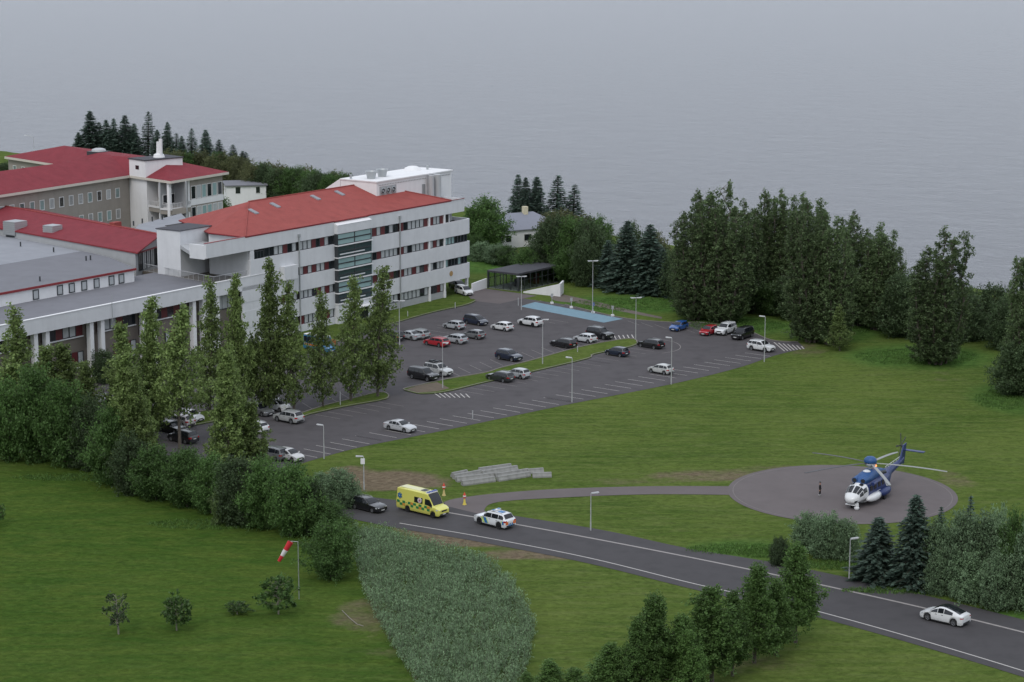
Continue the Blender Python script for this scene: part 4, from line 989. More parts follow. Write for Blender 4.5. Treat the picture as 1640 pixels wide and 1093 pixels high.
trees('low trees behind the grove', 'low dark tree between the grove and the water', [
    ('dark', 1450, 540, 440, 84), ('dark', 1545, 545, 470, 76), ('dark', 1590, 540, 458, 70), ('dark', 1395, 520, 430, 80), ('olive', 1232, 488, 425, 70), ('broad', 1235, 505, 455, 60), ('dark', 1610, 560, 480, 70), ('dark', 1545, 520, 460, 70), ('dark', 1640, 545, 470, 60), ('dark', 1270, 510, 440, 80), ('olive', 1490, 515, 452, 90), ('dark', 1185, 500, 420, 90), ('dark', 1100, 500, 420, 70)])
# middle band behind the pavilion
trees('spruces by the lakeside house', 'tall slim spruce above the lakeside house', [
    ('spruce', 828, 372, 280, 48), ('spruce', 842, 374, 284, 46), ('spruce', 858, 372, 283, 54), ('spruce_thin', 891, 374, 281, 58), ('spruce_thin', 916, 374, 296, 50)])
trees('large spruces behind the lawn', 'broad dark spruce behind the car park lawn', [
    ('spruce', 1000, 466, 354, 76), ('spruce', 1040, 470, 360, 84), ('spruce', 975, 460, 385, 60), ('spruce', 1062, 474, 400, 60)])
trees('mixed trees behind the pavilion', 'round tree in the belt behind the glass pavilion', [
    ('broad', 778, 402, 318, 76), ('dark', 762, 400, 335, 50), ('broad', 842, 448, 398, 50), ('dark', 868, 438, 372, 56), ('dark', 885, 445, 350, 66), ('broad', 915, 447, 352, 76), ('dark', 948, 450, 356, 76), ('broad', 958, 430, 350, 60), ('olive', 884, 400, 342, 60), ('olive', 900, 405, 340, 80), ('olive', 930, 410, 345, 60), ('broad', 905, 452, 400, 50), ('dark', 1090, 478, 395, 70), ('dark', 1010, 440, 362, 60), ('olive', 1050, 435, 375, 60), ('dark', 812, 425, 395, 44), ('dark', 935, 458, 385, 50)])
trees('shrubs by the lakeside house', 'green shrub on the bank below the lakeside house', [
    ('willow', 772, 418, 388, 44), ('willow', 795, 422, 392, 46), ('broad', 762, 415, 378, 36), ('broad', 812, 425, 395, 34)])
# forest behind the hospital, left
far = [('spruce', 128, 262, 212, 39), ('spruce', 146, 262, 178, 62), ('spruce', 160, 262, 196, 44), ('spruce', 173, 262, 192, 44), ('spruce', 184, 262, 190, 41), ('spruce', 200, 262, 185, 57), ('spruce', 214, 262, 198, 44), ('spruce_thin', 237, 262, 179, 39), ('spruce', 252, 264, 208, 36), ('spruce', 270, 264, 196, 41), ('spruce_thin', 284, 266, 214, 33), ('spruce', 291, 268, 218, 31), ('spruce_thin', 308, 268, 206, 36), ('spruce', 331, 270, 208, 44), ('spruce_thin', 352, 272, 224, 33), ('spruce_thin', 373, 274, 232, 33), ('spruce_thin', 388, 276, 242, 28), ('spruce_thin', 394, 276, 244, 23)]
trees('spruces behind the old wing', 'dark spruce in the row behind the old wing', far)
rnd.seed(5)
lst = []
for i in range(26):
    u = 268+i*11.8+rnd.uniform(-3, 3); top = 242+max(0, (u-300))*.165+rnd.uniform(-5, 5)
    lst.append((rnd.choice(['olive', 'olive', 'dark', 'broad']), u, top+58, top, 44))
trees('woodland behind the hospital', 'olive green tree in the wood behind the hospital', lst)
lst = []
for i in range(16):
    u = 420+i*10+rnd.uniform(-3, 3); top = 262+max(0, (u-420))*.14+rnd.uniform(-4, 6)
    lst.append((rnd.choice(['dark', 'dark', 'broad']), u, top+60, top+4, 46))
trees('darker trees nearer the roof', 'dark tree just behind the coral roof', lst)
tree('broad', 355, 380, 316, 40, 'green tree between the balconies and the coral roof')
tree('dark', 8, 300, 262, 50, 'dark tree behind the far left roof corner')
tree('spruce', 198, 625, 525, 44, 'dark spruce against the colonnade of the low wing', var=0)
tree('dark', 168, 612, 562, 50, 'dark shrub against the tan wall of the low wing')
tree('dark', 1250, 905, 862, 40, 'low dark bush beside the road below the helipad')

# willow thicket: nobody could count it
rnd.seed(3)
PATCH = [(562,838),(612,832),(665,850),(720,866),(775,888),(812,918),(842,958),(856,1000),(846,1050),(826,1093),(800,1150),(700,1150),(672,1093),(640,1040),(606,985),(584,940),(570,890)]
pp = [G(u, v+(8 if v < 880 else 0), 1.0) for u, v in PATCH]
def inside(x, y, P_):
    c_ = False; j = len(P_)-1
    for i in range(len(P_)):
        if (P_[i].y > y) != (P_[j].y > y) and x < (P_[j].x-P_[i].x)*(y-P_[i].y)/(P_[j].y-P_[i].y)+P_[i].x: c_ = not c_
        j = i
    return c_
x0, x1 = min(p.x for p in pp), max(p.x for p in pp); y0, y1 = min(p.y for p in pp), max(p.y for p in pp)
b = MB(); cnt = 0
while cnt < 6200:
    x, y = rnd.uniform(x0, x1), rnd.uniform(y0, y1)
    if not inside(x, y, pp): continue
    cnt += 1
    hh = rnd.uniform(.7, 1.75)+.42*math.sin(x*.9+math.sin(y*.4)*2)*math.cos(y*.75)
    lx, ly = rnd.gauss(0, .22), rnd.gauss(0, .22)
    gz = ground_z(x, y)
    b.tube((x, y, gz), (x+lx, y+ly, gz+hh), .015, .006, 3, 1, caps=False)
    for k in range(17):
        t = .25+.78*rnd.random(); p = Vector((x+lx*t+rnd.gauss(0,.16), y+ly*t+rnd.gauss(0,.16), gz+hh*t))
        d = Vector((rnd.gauss(0,.6), rnd.gauss(0,.6), rnd.uniform(.2, 1.2))).normalized(); s_ = rnd.uniform(.075, .16)
        c_ = d.cross(Vector((rnd.gauss(0,1), rnd.gauss(0,1), rnd.gauss(0,1)))).normalized()*s_*.34
        b.add([p-d*s_, p+c_, p+d*s_, p-c_], [(0,1,2,3)])
tag(b.build('willow_thicket', ['leaf_grey', 'bark']), 'dense grey-green willow thicket on the field below the road', 'shrubs', kind='stuff')
# long grass and herbs where nobody mows
rnd.seed(9)
def tufts(name, label, regions, n_, hmin, hmax, m):
    b = MB(); 
    for k in range(n_):
        u, v, ru, rv = rnd.choices(regions, [r_[4] for r_ in regions])[0][:4]
        a = rnd.uniform(0, 6.28); q = math.sqrt(rnd.random()); p = G(u+ru*q*math.cos(a), v+rv*q*math.sin(a)); z = ground_z(p.x, p.y); hh = rnd.uniform(hmin, hmax)
        for j in range(4):
            d = Vector((rnd.gauss(0,.5), rnd.gauss(0,.5), 1))*hh; c_ = Vector((rnd.gauss(0,1), rnd.gauss(0,1), 0)).normalized()*hh*.28; q0 = Vector((p.x+rnd.gauss(0,.2), p.y+rnd.gauss(0,.2), z))
            b.add([q0-c_, q0+c_, q0+d], [(0,1,2)])
    return tag(b.build(name, m), label, 'grass', kind='stuff')
tufts('long_grass', 'unmown lush grass and herbs on the banks and verges', [(1180,522,80,10,1),(1470,572,100,13,1.2),(1010,488,100,10,1),(1180,880,80,9,.4),(1230,886,50,8,.3),(1340,905,80,8,.6),(1500,946,150,6,1.0),(1330,528,60,12,.6),(1610,640,50,16,.8),(150,765,130,6,.6),(330,840,90,8,.5)], 11000, .08, .26, leafmat('grass_blades', (.085, .16, .036), .4))
# ------------------------------------------------------------------ street lamps and small street furniture
def lamp(u, vb, vt, heads, label, rz=R(-40), arm=1.0, curved=False, group='street lamps around the car park', ub=None):
    p = G(u if ub is None else ub, vb); h = height_at(p, u, vt)-0.05
    t = thing('street_lamp', label, 'street lamp', p, rz, group)
    b = MB(); b.tube((0,0,0), (0,0,1.0), .09, .085, 8); b.tube((0,0,1.0), (0,0,h if not curved else h-1.2), .07, .042, 8)
    if curved:
        for i in range(6):
            a0, a1 = i*math.pi/12, (i+1)*math.pi/12
            b.tube((1.5*(1-math.cos(a0)), 0, h-1.2+1.2*math.sin(a0)), (1.5*(1-math.cos(a1)), 0, h-1.2+1.2*math.sin(a1)), .055, n=6)
    b.build('pole', 'pale_metal', t, 40)
    for k in range(heads):
        s_ = 1 if k == 0 else -1; x0 = (1.5 if curved else .05)
        b = MB()
        if not curved: b.tube((0,0,h-.05), (s_*.35,0,h+.02), .04, n=6)
        b.hull([(s_*x0,-.13,h-.03),(s_*(x0+.9),-.17,h+.03),(s_*(x0+.9),.17,h+.03),(s_*x0,.13,h-.03)], [(s_*x0,-.10,h+.09),(s_*(x0+.9),-.13,h+.13),(s_*(x0+.9),.13,h+.13),(s_*x0,.10,h+.09)])
        b.build('lamp_head', 'pale_metal', t)
        b = MB(); b.box(min(s_*(x0+.2), s_*(x0+.8)), max(s_*(x0+.2), s_*(x0+.8)), -.1, .1, h-.06, h-.035); b.build('lens', 'lamp_clear', t)
    return t
lamp(835, 497, 443, 2, 'double-headed lamp between the glass pavilion and the blue bays', R(10))
lamp(949, 503, 418, 2, 'double-headed lamp on the grass behind the blue bays', R(10))
lamp(1018, 545, 477, 2, 'double-headed lamp at the far tip of the grass island', R(10))
lamp(871, 584, 512, 1, 'single-headed lamp in the middle of the grass island', R(0), ub=869)
lamp(709, 623, 549, 1, 'lamp at the near end of the grass island beside the black pickup', R(-10))
lamp(916, 645, 573, 1, 'lamp on the lawn edge below the parked silver hatchback', R(160))
lamp(1075, 616, 541, 1, 'lamp on the lawn edge beside the small silver car', R(160))
lamp(1224, 580, 507, 1, 'lamp in front of the white crossover at the hatched corner', R(160))
lamp(880, 440, 390, 1, 'lamp behind the glass pavilion roof', R(180))
lamp(640, 553, 482, 2, 'double-headed lamp in front of the hospital windows by the silver sedan', R(0))
lamp(519, 735, 681, 1, 'lamp on the near car park edge below the poplars', R(160))
lamp(583, 785, 731, 1, 'lamp with a small white box at the dirt patch by the road', R(180))
lamp(946, 850, 790, 1, 'lamp between the road and the footpath to the helipad', R(20), group='street lamps along the road')
lamp(1360, 927, 863, 1, 'lamp beside the dark spruce on the road verge', R(20), group='street lamps along the road')
lamp(1448, 500, 396, 1, 'curved-arm lamp sticking out of the grove against the water', R(180), curved=True)
lamp(57, 300, 217, 1, 'curved-arm lamp behind the far left roof', R(180), curved=True)
p = G(583, 785); b = MB(); b.box(p.x-.35, p.x+.15, p.y-.22, p.y-.12, 3.3, 4.0); o = tag(b.build('sign_box', 'plaster_bright'), 'small white box sign on the lamp by the dirt patch', 'sign')
def post(u, v, h, label, r_=.07, m='pale_metal', group='white posts around the car park'):
    p = G(u, v); t = MB(); t.tube((0,0,0), (0,0,h), r_, n=8); t.tube((0,0,h), (0,0,h+.05), r_*1.2, n=8); o = t.build('post', m, None, 40); o.location = p
    return tag(o, label, 'post', group)
post(653, 508, 1.0, 'short white post on the grass near the silver sedan'); post(729, 494, 1.0, 'short white post on the grass by the hospital end')
post(830, 490, 1.4, 'white post at the corner of the blue bays'); post(545, 650, 2.1, 'white post on the tree island among the poplars')
post(757, 671, 1.1, 'small white post on the near car park edge'); post(925, 565, 1.0, 'thin post on the grass island by the black wagon')
def charger(u, v, label, sign=False):
    p = G(u, v); t = thing('charging_post', label, 'charging post', p, R(20), 'posts behind the blue bays')
    b = MB(); b.box(-.25, .25, -.2, .2, 0, .35); b.build('base', 'plaster_bright', t)
    b = MB(); b.tube((0,0,.35), (0,0,1.7), .05, n=6); b.build('pole', 'pale_metal', t)
    b = MB(); b.box(-.22, .22, -.04, .04, 1.3, 1.9); b.build('sign_plate', 'blue_sign' if sign else 'pale_metal', t)
M['blue_sign'] = mat('blue_sign', (.10, .16, .40), .5)
charger(884, 487, 'post with white foot behind the first blue bay'); charger(915, 494, 'post with white foot behind the middle of the blue bays'); charger(950, 502, 'blue sign on a white foot beside the double lamp', True); charger(981, 507, 'post with white foot behind the last blue bay')
# barrier beacons at the path entrance
M['beacon_red'] = mat('beacon_red', (.50, .045, .02), .6); M['beacon_yellow'] = mat('beacon_yellow', (.62, .50, .08), .6)
for (u, v, c_, l_) in ((711, 794, 'faded', 'red beacon on a faded yellow foot behind the ambulance'), (744, 809, 'bright', 'red beacon on a bright yellow foot at the path entrance')):
    p = G(u, v); t = thing('barrier_beacon', l_, 'beacon', p, 0, 'beacons at the path entrance'); t.scale = (.85, .85, .9)
    b = MB(); b.lathe([(.30, 0), (.28, .08), (.17, .3), (.11, .85), (0, .85)], 'z', 10); b.build('foot', 'beacon_yellow' if c_ == 'bright' else mat('faded_yellow', (.50, .40, .17), .7), t, 40)
    b = MB(); b.tube((0,0,.85), (0,0,1.7), .03, n=6); b.lathe([(.0, .9), (.2, .95), (.22, 1.15), (.2, 1.42), (.12, 1.5), (.04, 1.75), (0, 1.75)], 'z', 10); b.build('beacon', 'beacon_red', t, 40)
    b = MB(); b.lathe([(.222, 1.14), (.226, 1.25), (.215, 1.3)], 'z', 10); b.build('white_band', 'plaster_bright', t)
# concrete barriers
def barrier(p0, p1, label, h=.62, z=0, wd=.36):
    a = G(*p0); c_ = G(*p1); d = c_-a; L_ = d.length; b = MB()
    prof = [(-wd, 0), (wd, 0), (wd, .18), (wd*.55, .42), (wd*.4, h), (-wd*.4, h), (-wd*.55, .42), (-wd, .18)]
    b.loft([[(x, py, pz) for py, pz in prof] for x in (0, .05, L_-.05, L_)])
    o = b.build('concrete_barrier', 'concrete'); o.location = (a.x, a.y, z); o.rotation_euler = (0, 0, math.atan2(d.y, d.x))
    return tag(o, label, 'barrier', 'stored concrete barriers')
for q in [((740,778),(792,771),'front barrier at the near left of the pile'), ((797,771),(848,763),'front barrier in the middle of the pile'), ((853,765),(883,764),'short separate barrier at the right end of the pile'),
          ((731,772),(790,765),'second row barrier, left'), ((793,766),(846,758),'second row barrier, middle'), ((727,768),(770,760),'third row barrier, left'), ((772,762),(828,753),'third row barrier, middle'), ((767,757),(818,750),'rearmost long barrier of the pile'), ((845,759),(870,757),'small barrier behind the short one at the right'), ((724,765),(748,760),'leftmost barrier end at the back of the pile')]:
    barrier(q[0], q[1], 'weathered concrete road block, '+q[2])
# windsock
p = G(479, 960); hs_ = height_at(p, 479, 868)
WS = thing('windsock', 'red and white windsock hanging from a thin pole on the lower left lawn', 'windsock', p)
b = MB(); b.tube((0,0,0), (0,0,hs_), .055, .04, 8); b.tube((0,0,hs_), (-.75,0,hs_+.05), .03, n=6); b.build('pole', 'metal', WS, 40)
dx = Vector((-1.15, -.2, -1.9)).normalized(); o_ = Vector((-.75, 0, hs_)); n_ = 5; Ls = 2.35
for i in range(n_):
    def ringp(t, ):
        c_ = o_+dx*Ls*t; r_ = .33-.14*t; u_ = dx.orthogonal().normalized(); w_ = dx.cross(u_)
        return [c_+u_*math.cos(a)*r_+w_*math.sin(a)*r_*(.9-.2*t) for a in [k*math.pi/6 for k in range(12)]]
    if i in (0, 1, 3, 4) and i != 1 and i != 3:
        pass
segs = [(0, .42, 'sock_red'), (.42, .72, 'sock_white'), (.72, 1.0, 'sock_red')]
M['sock_red'] = mat('sock_red', (.50, .02, .03), .8); M['sock_white'] = mat('sock_white', (.62, .60, .60), .8)
for a, c_, m_ in segs:
    b = MB(); b.loft([ringp(a+(c_-a)*k/3) for k in range(4)], caps=False); b.build('sock_segment', m_, WS, 60)
b = MB(); b.loft([ringp(0), ringp(.015)], caps=False); b.build('mouth_ring', 'metal', WS)
# white fallen branch on the lawn
b = MB(); b.path([G(548,978,.05), G(560,990,.06), G(572,1000,.05), G(582,1003,.05)], .05, 5); tag(b.build('fallen_branch', 'bark_pale'), 'pale fallen branch on the worn lawn patch', 'branch')

# ------------------------------------------------------------------ vehicles
TYPES = {  # L W H clear belt(front,rear) hood z, windshield base/top x, roof end/tail-glass base x, trunk z, wheel x front/rear, r
 'hatch':  dict(L=4.05, W=1.76, H=1.50, c=.20, belt=.93, nose=.62, hood=.93, x=(.98, .18, -1.62, -1.93), tail=.98, wx=(1.24, -1.28), r=.315),
 'sedan':  dict(L=4.75, W=1.84, H=1.45, c=.19, belt=.92, nose=.60, hood=.90, x=(.95, .18, -1.05, -1.72), tail=1.02, wx=(1.42, -1.36), r=.33),
 'wagon':  dict(L=4.75, W=1.84, H=1.50, c=.20, belt=.94, nose=.62, hood=.92, x=(.95, .18, -1.95, -2.28), tail=1.0, wx=(1.42, -1.36), r=.33),
 'suv':    dict(L=4.60, W=1.88, H=1.69, c=.26, belt=1.06, nose=.74, hood=1.06, x=(1.02, .30, -1.78, -2.18), tail=1.12, wx=(1.36, -1.33), r=.37),
 'bigsuv': dict(L=4.90, W=1.96, H=1.86, c=.30, belt=1.16, nose=.86, hood=1.16, x=(1.05, .42, -2.12, -2.36), tail=1.2, wx=(1.48, -1.40), r=.40),
 'mpv':    dict(L=4.60, W=1.84, H=1.68, c=.20, belt=1.0, nose=.64, hood=.98, x=(1.40, .45, -1.95, -2.22), tail=1.05, wx=(1.44, -1.35), r=.33),
 'electric': dict(L=4.75, W=1.94, H=1.66, c=.19, belt=1.02, nose=.66, hood=1.0, x=(1.30, .25, -.70, -2.10), tail=1.18, wx=(1.46, -1.42), r=.38),
 'police': dict(L=5.0, W=2.0, H=1.78, c=.26, belt=1.10, nose=.84, hood=1.12, x=(1.05, .42, -1.95, -2.34), tail=1.18, wx=(1.52, -1.48), r=.41),
 'pickup': dict(L=5.3, W=1.95, H=1.85, c=.34, belt=1.14, nose=.88, hood=1.14, x=(1.18, .52, -2.30, -2.60), tail=1.16, wx=(1.70, -1.55), r=.40),
 'ambulance': dict(L=6.9, W=2.06, H=2.75, c=.30, belt=1.28, nose=.98, hood=1.32, x=(2.55, 1.62, -3.25, -3.42), tail=1.3, wx=(2.52, -1.55), r=.38, box=.93),
 'bus':    dict(L=6.2, W=2.05, H=2.55, c=.28, belt=1.20, nose=.95, hood=1.25, x=(2.45, 1.75, -2.95, -3.05), tail=1.25, wx=(2.2, -1.6), r=.36, box=.93),
}
def lerp(a, b, t): return a+(b-a)*t
def pw(x, pts):
    if x >= pts[0][0]: return pts[0][1]
    for (xa, ya), (xb, yb) in zip(pts, pts[1:]):
        if x >= xb: return lerp(ya, yb, (xa-x)/(xa-xb) if xa != xb else 0)
    return pts[-1][1]
def make_vehicle(ty, name, body_mat='car_paint', rim='rim', roof_black=False, rack=False, glass='car_glass'):
    P_ = TYPES[ty]; L_, W_, H_ = P_['L'], P_['W'], P_['H']; hx = L_/2; w = W_/2; xa, xb, xc, xd = P_['x']; c_ = P_['c']; r_ = P_['r']; bt = P_['belt']
    wt = w*(P_.get('box') or .76)
    top = [(hx, P_['nose']), (hx-.12, P_['nose']+.12), (hx-.55, lerp(P_['nose'], P_['hood'], .82)), (xa, P_['hood']+.02), (lerp(xa, xb, .5), lerp(P_['hood'], H_, .56)), (xb, H_-.05), (lerp(xb, xc, .3), H_), (lerp(xb, xc, .7), H_-.01), (xc, H_-.06 if ty != 'electric' else H_-.08), (lerp(xc, xd, .5), lerp(H_-.06, P_['tail'], .45)), (xd, P_['tail']), (-hx+.06, P_['tail']-.06 if xd-(-hx) < .3 else P_['tail']-.01), (-hx, P_['tail']-.22)]
    belt = lambda x: min(pw(x, [(xa, bt-.02), (xd, bt+.05)]), pw(x, top)-.015)
    hw = lambda x: w*pw(x, [(hx, .80), (hx-.15, .90), (hx-.6, .985), (0, 1), (-hx+.5, .98), (-hx+.1, .93), (-hx, .88)])
    def tw(x):     # half width at the roof line
        if x > xa: return hw(x)*pw(x, [(hx, .9), (xa, .86)])
        if x < xd: return hw(x)*.88
        return min(hw(x)*.9, pw(x, [(xa, w*.84), (xb, wt), (xc, wt*.97), (xd, w*.80)]))
    xs = sorted(set([round(q, 3) for q in [hx, hx-.05, hx-.15, hx-.35, hx-.6, xa, lerp(xa,xb,.33), lerp(xa,xb,.66), xb, lerp(xb,xc,.15), lerp(xb,xc,.35), lerp(xb,xc,.55), lerp(xb,xc,.8), xc, lerp(xc,xd,.5), xd, -hx+.3, -hx+.15, -hx+.05, -hx]+[wx+r_*1.16*math.cos(k*math.pi/8) for wx in P_['wx'] for k in range(9)] ]), reverse=True)
    xs = [x for x in xs if -hx <= x <= hx]
    rings = []
    for x in xs:
        cb = c_+(.10 if x > hx-.1 or x < -hx+.1 else 0)
        for wx in P_['wx']:
            d = abs(x-wx)
            if d < r_*1.16: cb = max(cb, r_+math.sqrt(max(0, (r_*1.16)**2-d*d)))
        zt = pw(x, top); zb = belt(x); h_ = hw(x); t_ = tw(x); zm = (cb+zb)/2
        half = [(h_*.94, cb), (h_*.995, min(cb+.10, zb-.03)), (h_, max(zm, cb+.05)), (h_*.975, zb-.005), (lerp(h_*.965, t_, .5), lerp(zb, zt, .52)), (t_, zt-.05*(1 if zt-zb > .2 else .25)), (t_*.88, zt), (t_*.45, zt+.025)]
        rings.append([(x, a, z) for a, z in half]+[(x, -a, z) for a, z in half[::-1]])
    root = bpy.data.objects.new(name, None); COL.objects.link(root)
    b = MB(); b.loft(rings); b.build('body', body_mat, root, 38, recalc=True)
    # side surface between belt and roof
    def sp(x, t, s_, off=.03):
        zt = pw(x, top)-.05; zb = belt(x); y = lerp(hw(x)*.97, tw(x), t); return (x, s_*(y+off), lerp(zb, zt, t))
    wins = {'hatch': [(.48,), ], }
    A0, A1 = xa-.12, xc-.02
    if ty == 'pickup': cuts = [A0, lerp(xa, xc, .36), lerp(xa, xc, .60), xc+.05]
    elif ty == 'ambulance': cuts = [A0, 1.25, .95, -.45, ]
    elif ty == 'bus': cuts = [A0, 1.3, .3, -.9, -2.0, -2.9]
    else: cuts = [A0, lerp(A0, A1, .44), lerp(A0, A1, .80), lerp(xc, xd, .55) if ty not in ('sedan', 'electric') else lerp(xc, xd, .45)]
    for s_ in (1, -1):
        for i in range(len(cuts)-1):
            if ty == 'ambulance' and i == 1: continue
            xi, xj = cuts[i]-.035, cuts[i+1]+.035; N = 16; b = MB(); up = [];dn = []
            for k in range(N+1):
                x = lerp(xi, xj, k/N); hgt = pw(x, top)-.05-belt(x)
                t1 = .88 if hgt > .12 else .3
                up.append(sp(x, t1, s_)); dn.append(sp(x, min(.10, t1), s_))
            if ty == 'ambulance': up = [(p[0], p[1]+0, min(p[2], 2.1)) for p in up]
            if ty in ('ambulance',): up = [(p[0], s_*(lerp(hw(p[0])*.97, tw(p[0]), .6)+.014), p[2]) for p in up]
            for k in range(N): b.quad(dn[k], dn[k+1], up[k+1], up[k])
            b.build('side_window', glass, root, 60)
    def cross(xi, xj, f, off, nm, m):
        N = 14; b = MB(); g_ = []
        for k in range(N+1):
            x = lerp(xi, xj, k/N); zt = pw(x, top)+.018; t_ = tw(x)
            g_.append([(x+off, yy*t_*f, zt+.035-.03*abs(yy)**2+abs(off)*.0) for yy in (-.98, -.9, -.5, 0, .5, .9, .98)])
        for k in range(N):
            for j in range(6): b.quad(g_[k][j], g_[k][j+1], g_[k+1][j+1], g_[k+1][j])
        b.build(nm, m, root, 60)
    cross(xa-.04, xb+.06, .93, .015, 'windshield', glass)
    if ty not in ('ambulance', 'bus'):
        if ty == 'electric': cross(xb+.02, xd+.12, .86, 0, 'glass_roof', glass); cross(xb+.3, xa-.15, .97, .02, 'windshield_edge', glass)
        else: cross(xc-.04, xd+.03, .88, -.02, 'rear_window', glass)
    # underbody
    b = MB(); b.box(-hx+.25, hx-.3, -w*.66, w*.66, c_*.75, P_['nose']); b.build('underbody', 'car_trim', root)
    for nm, x, s_ in (('front_bumper_trim', hx, 1), ('rear_bumper_trim', -hx, -1)):
        b = MB(); b.hull([(x-s_*.2, -w*.86, c_+.06), (x+s_*.012, -w*.70, c_+.08), (x+s_*.012, w*.70, c_+.08), (x-s_*.2, w*.86, c_+.06)], [(x-s_*.2, -w*.86, c_+.22), (x+s_*.012, -w*.70, c_+.26), (x+s_*.012, w*.70, c_+.26), (x-s_*.2, w*.86, c_+.22)]); b.build(nm, 'car_trim', root)
    b = MB(); b.hull([(hx-.05, -w*.42, P_['nose']-.20), (hx+.014, -w*.40, P_['nose']-.20), (hx+.014, w*.40, P_['nose']-.20), (hx-.05, w*.42, P_['nose']-.20)], [(hx-.05, -w*.46, P_['nose']-.03), (hx+.012, -w*.44, P_['nose']-.03), (hx+.012, w*.44, P_['nose']-.03), (hx-.05, w*.46, P_['nose']-.03)])
    if ty != 'electric': b.build('grille', 'car_trim', root)
    for s_ in (1, -1):
        nz = P_['nose']
        b = MB(); b.hull([(hx-.36, s_*w*.99, nz-.02), (hx-.02, s_*w*.80, nz-.06), (hx+.005, s_*w*.52, nz-.05), (hx-.2, s_*w*.6, nz-.03)], [(hx-.40, s_*w*.985, nz+.13), (hx-.10, s_*w*.83, nz+.10), (hx-.07, s_*w*.54, nz+.09), (hx-.26, s_*w*.6, nz+.12)]); b.build('headlight', 'lamp_clear', root, recalc=True)
        tz = P_['tail']-.30; hh = .26 if ty in ('suv', 'bigsuv', 'police', 'mpv', 'wagon', 'hatch', 'pickup') else .12
        hh *= .72
        if ty == 'ambulance': tz = .9
        b = MB(); b.hull([(-hx-.012, s_*w*.60, tz), (-hx-.012, s_*w*.86, tz), (-hx+.22, s_*w*.985, tz), (-hx+.05, s_*w*.6, tz)], [(-hx+.0, s_*w*.62, tz+hh), (-hx+.0, s_*w*.86, tz+hh), (-hx+.22, s_*w*.98, tz+hh), (-hx+.08, s_*w*.6, tz+hh)]); b.build('tail_light', 'lamp_red', root, recalc=True)
        b = MB(); mx_, mz = xa-.22, belt(xa-.25)+.08
        b.hull([(mx_-.06, s_*w*.93, mz-.05), (mx_+.1, s_*w*.93, mz-.05), (mx_+.08, s_*(w+.17), mz-.04), (mx_-.05, s_*(w+.18), mz-.04)], [(mx_-.06, s_*w*.93, mz+.08), (mx_+.08, s_*w*.93, mz+.08), (mx_+.05, s_*(w+.15), mz+.1), (mx_-.05, s_*(w+.16), mz+.1)]); b.build('mirror', body_mat if body_mat == 'car_paint' else 'car_trim', root, recalc=True)
        if ty not in ('ambulance', 'bus'):
            b = MB(); b.box(P_['wx'][1]+r_*1.2, P_['wx'][0]-r_*1.2, min(s_*w*.95, s_*(w*.995)), max(s_*w*.95, s_*w*.995), c_-.015, c_+.09); b.build('sill', 'car_trim', root)
        for xh in (lerp(A0, A1, .36), lerp(A0, A1, .72)):
            b = MB(); b.box(xh-.09, xh+.09, min(s_*w*.97, s_*(w+.012)), max(s_*w*.97, s_*(w+.012)), bt-.14, bt-.11); b.build('door_handle', 'car_trim', root)
    b = MB(); b.box(-hx-.02, -hx-.004, -.26, .26, P_['tail']-.45, P_['tail']-.33); b.build('number_plate', 'plate', root)
    b = MB(); b.box(hx+.004, hx+.024, -.26, .26, c_+.14, c_+.25); b.build('number_plate', 'plate', root)
    for wx in P_['wx']:
        for s_ in (1, -1):
            def wm_(): 
                b = MB(); k = r_; b.lathe([(k*.60, -.10), (k*.95, -.10), (k, -.05), (k, .06), (k*.95, .10), (k*.66, .105), (k*.60, .06), (k*.60, -.1)], 'y', 20); return b.mesh('wheel', 'tyre', 50)
            def rm_():
                b = MB(); k = r_; b.lathe([(0, .055), (k*.18, .06), (k*.20, .03)], 'y', 10)
                b.lathe([(k*.56, .02), (k*.58, .085), (k*.67, .095), (k*.67, .02)], 'y', 20)
                for i in range(5):
                    a = i*2*math.pi/5; ca, sa = math.cos(a), math.sin(a); ww = k*.09
                    pts = [(k*.12, -ww), (k*.6, -ww*1.1), (k*.6, ww*1.1), (k*.12, ww)]
                    q = [(px*ca-py*sa, .055, px*sa+py*ca) for px, py in pts]; b.hull([(x, .02, z) for x, _, z in q], [(x, .075, z) for x, _, z in q])
                return b.mesh('rim', rim, 40)
            def dm_():
                b = MB(); b.lathe([(r_*.6, .0), (0, .0)], 'y', 16); return b.mesh('brake_disc', 'car_trim')
            o = link('wheel', cached(('wh', r_), wm_), root); o.location = (wx, s_*(w-.13), r_); o.rotation_euler = (0, 0, 0 if s_ > 0 else math.pi)
            link('rim', cached(('rim', r_, rim), rm_), o); link('brake_disc', cached(('bd', r_), dm_), o)
    if ty in ('suv', 'wagon', 'bigsuv', 'police'):
        for s_ in (1, -1):
            b = MB(); b.path([(xb-.15, s_*wt*.86, H_-.02), (xb-.3, s_*wt*.86, H_+.05), (xc+.35, s_*wt*.84, H_+.05), (xc+.15, s_*wt*.84, H_-.03)], .02, 5); b.build('roof_rail', 'metal' if ty != 'police' else 'car_trim', root)
    if rack:
        b = MB()
        for x in (.1, -.5, -1.1, -1.7): b.box(x-.03, x+.03, -wt, wt, H_+.10, H_+.14)
        for s_ in (1, -1): b.box(-1.9, .25, s_*wt-.03, s_*wt+.03, H_+.1, H_+.22)
        b.build('roof_rack', 'car_trim', root)
        b = MB(); b.box(-1.5, -.9, -.5, .2, H_+.14, H_+.36); b.box(-.8, -.2, -.1, .55, H_+.14, H_+.3); b.build('rack_load', 'beacon_red' if False else 'frame_dark', root)
    return root
protos = {}
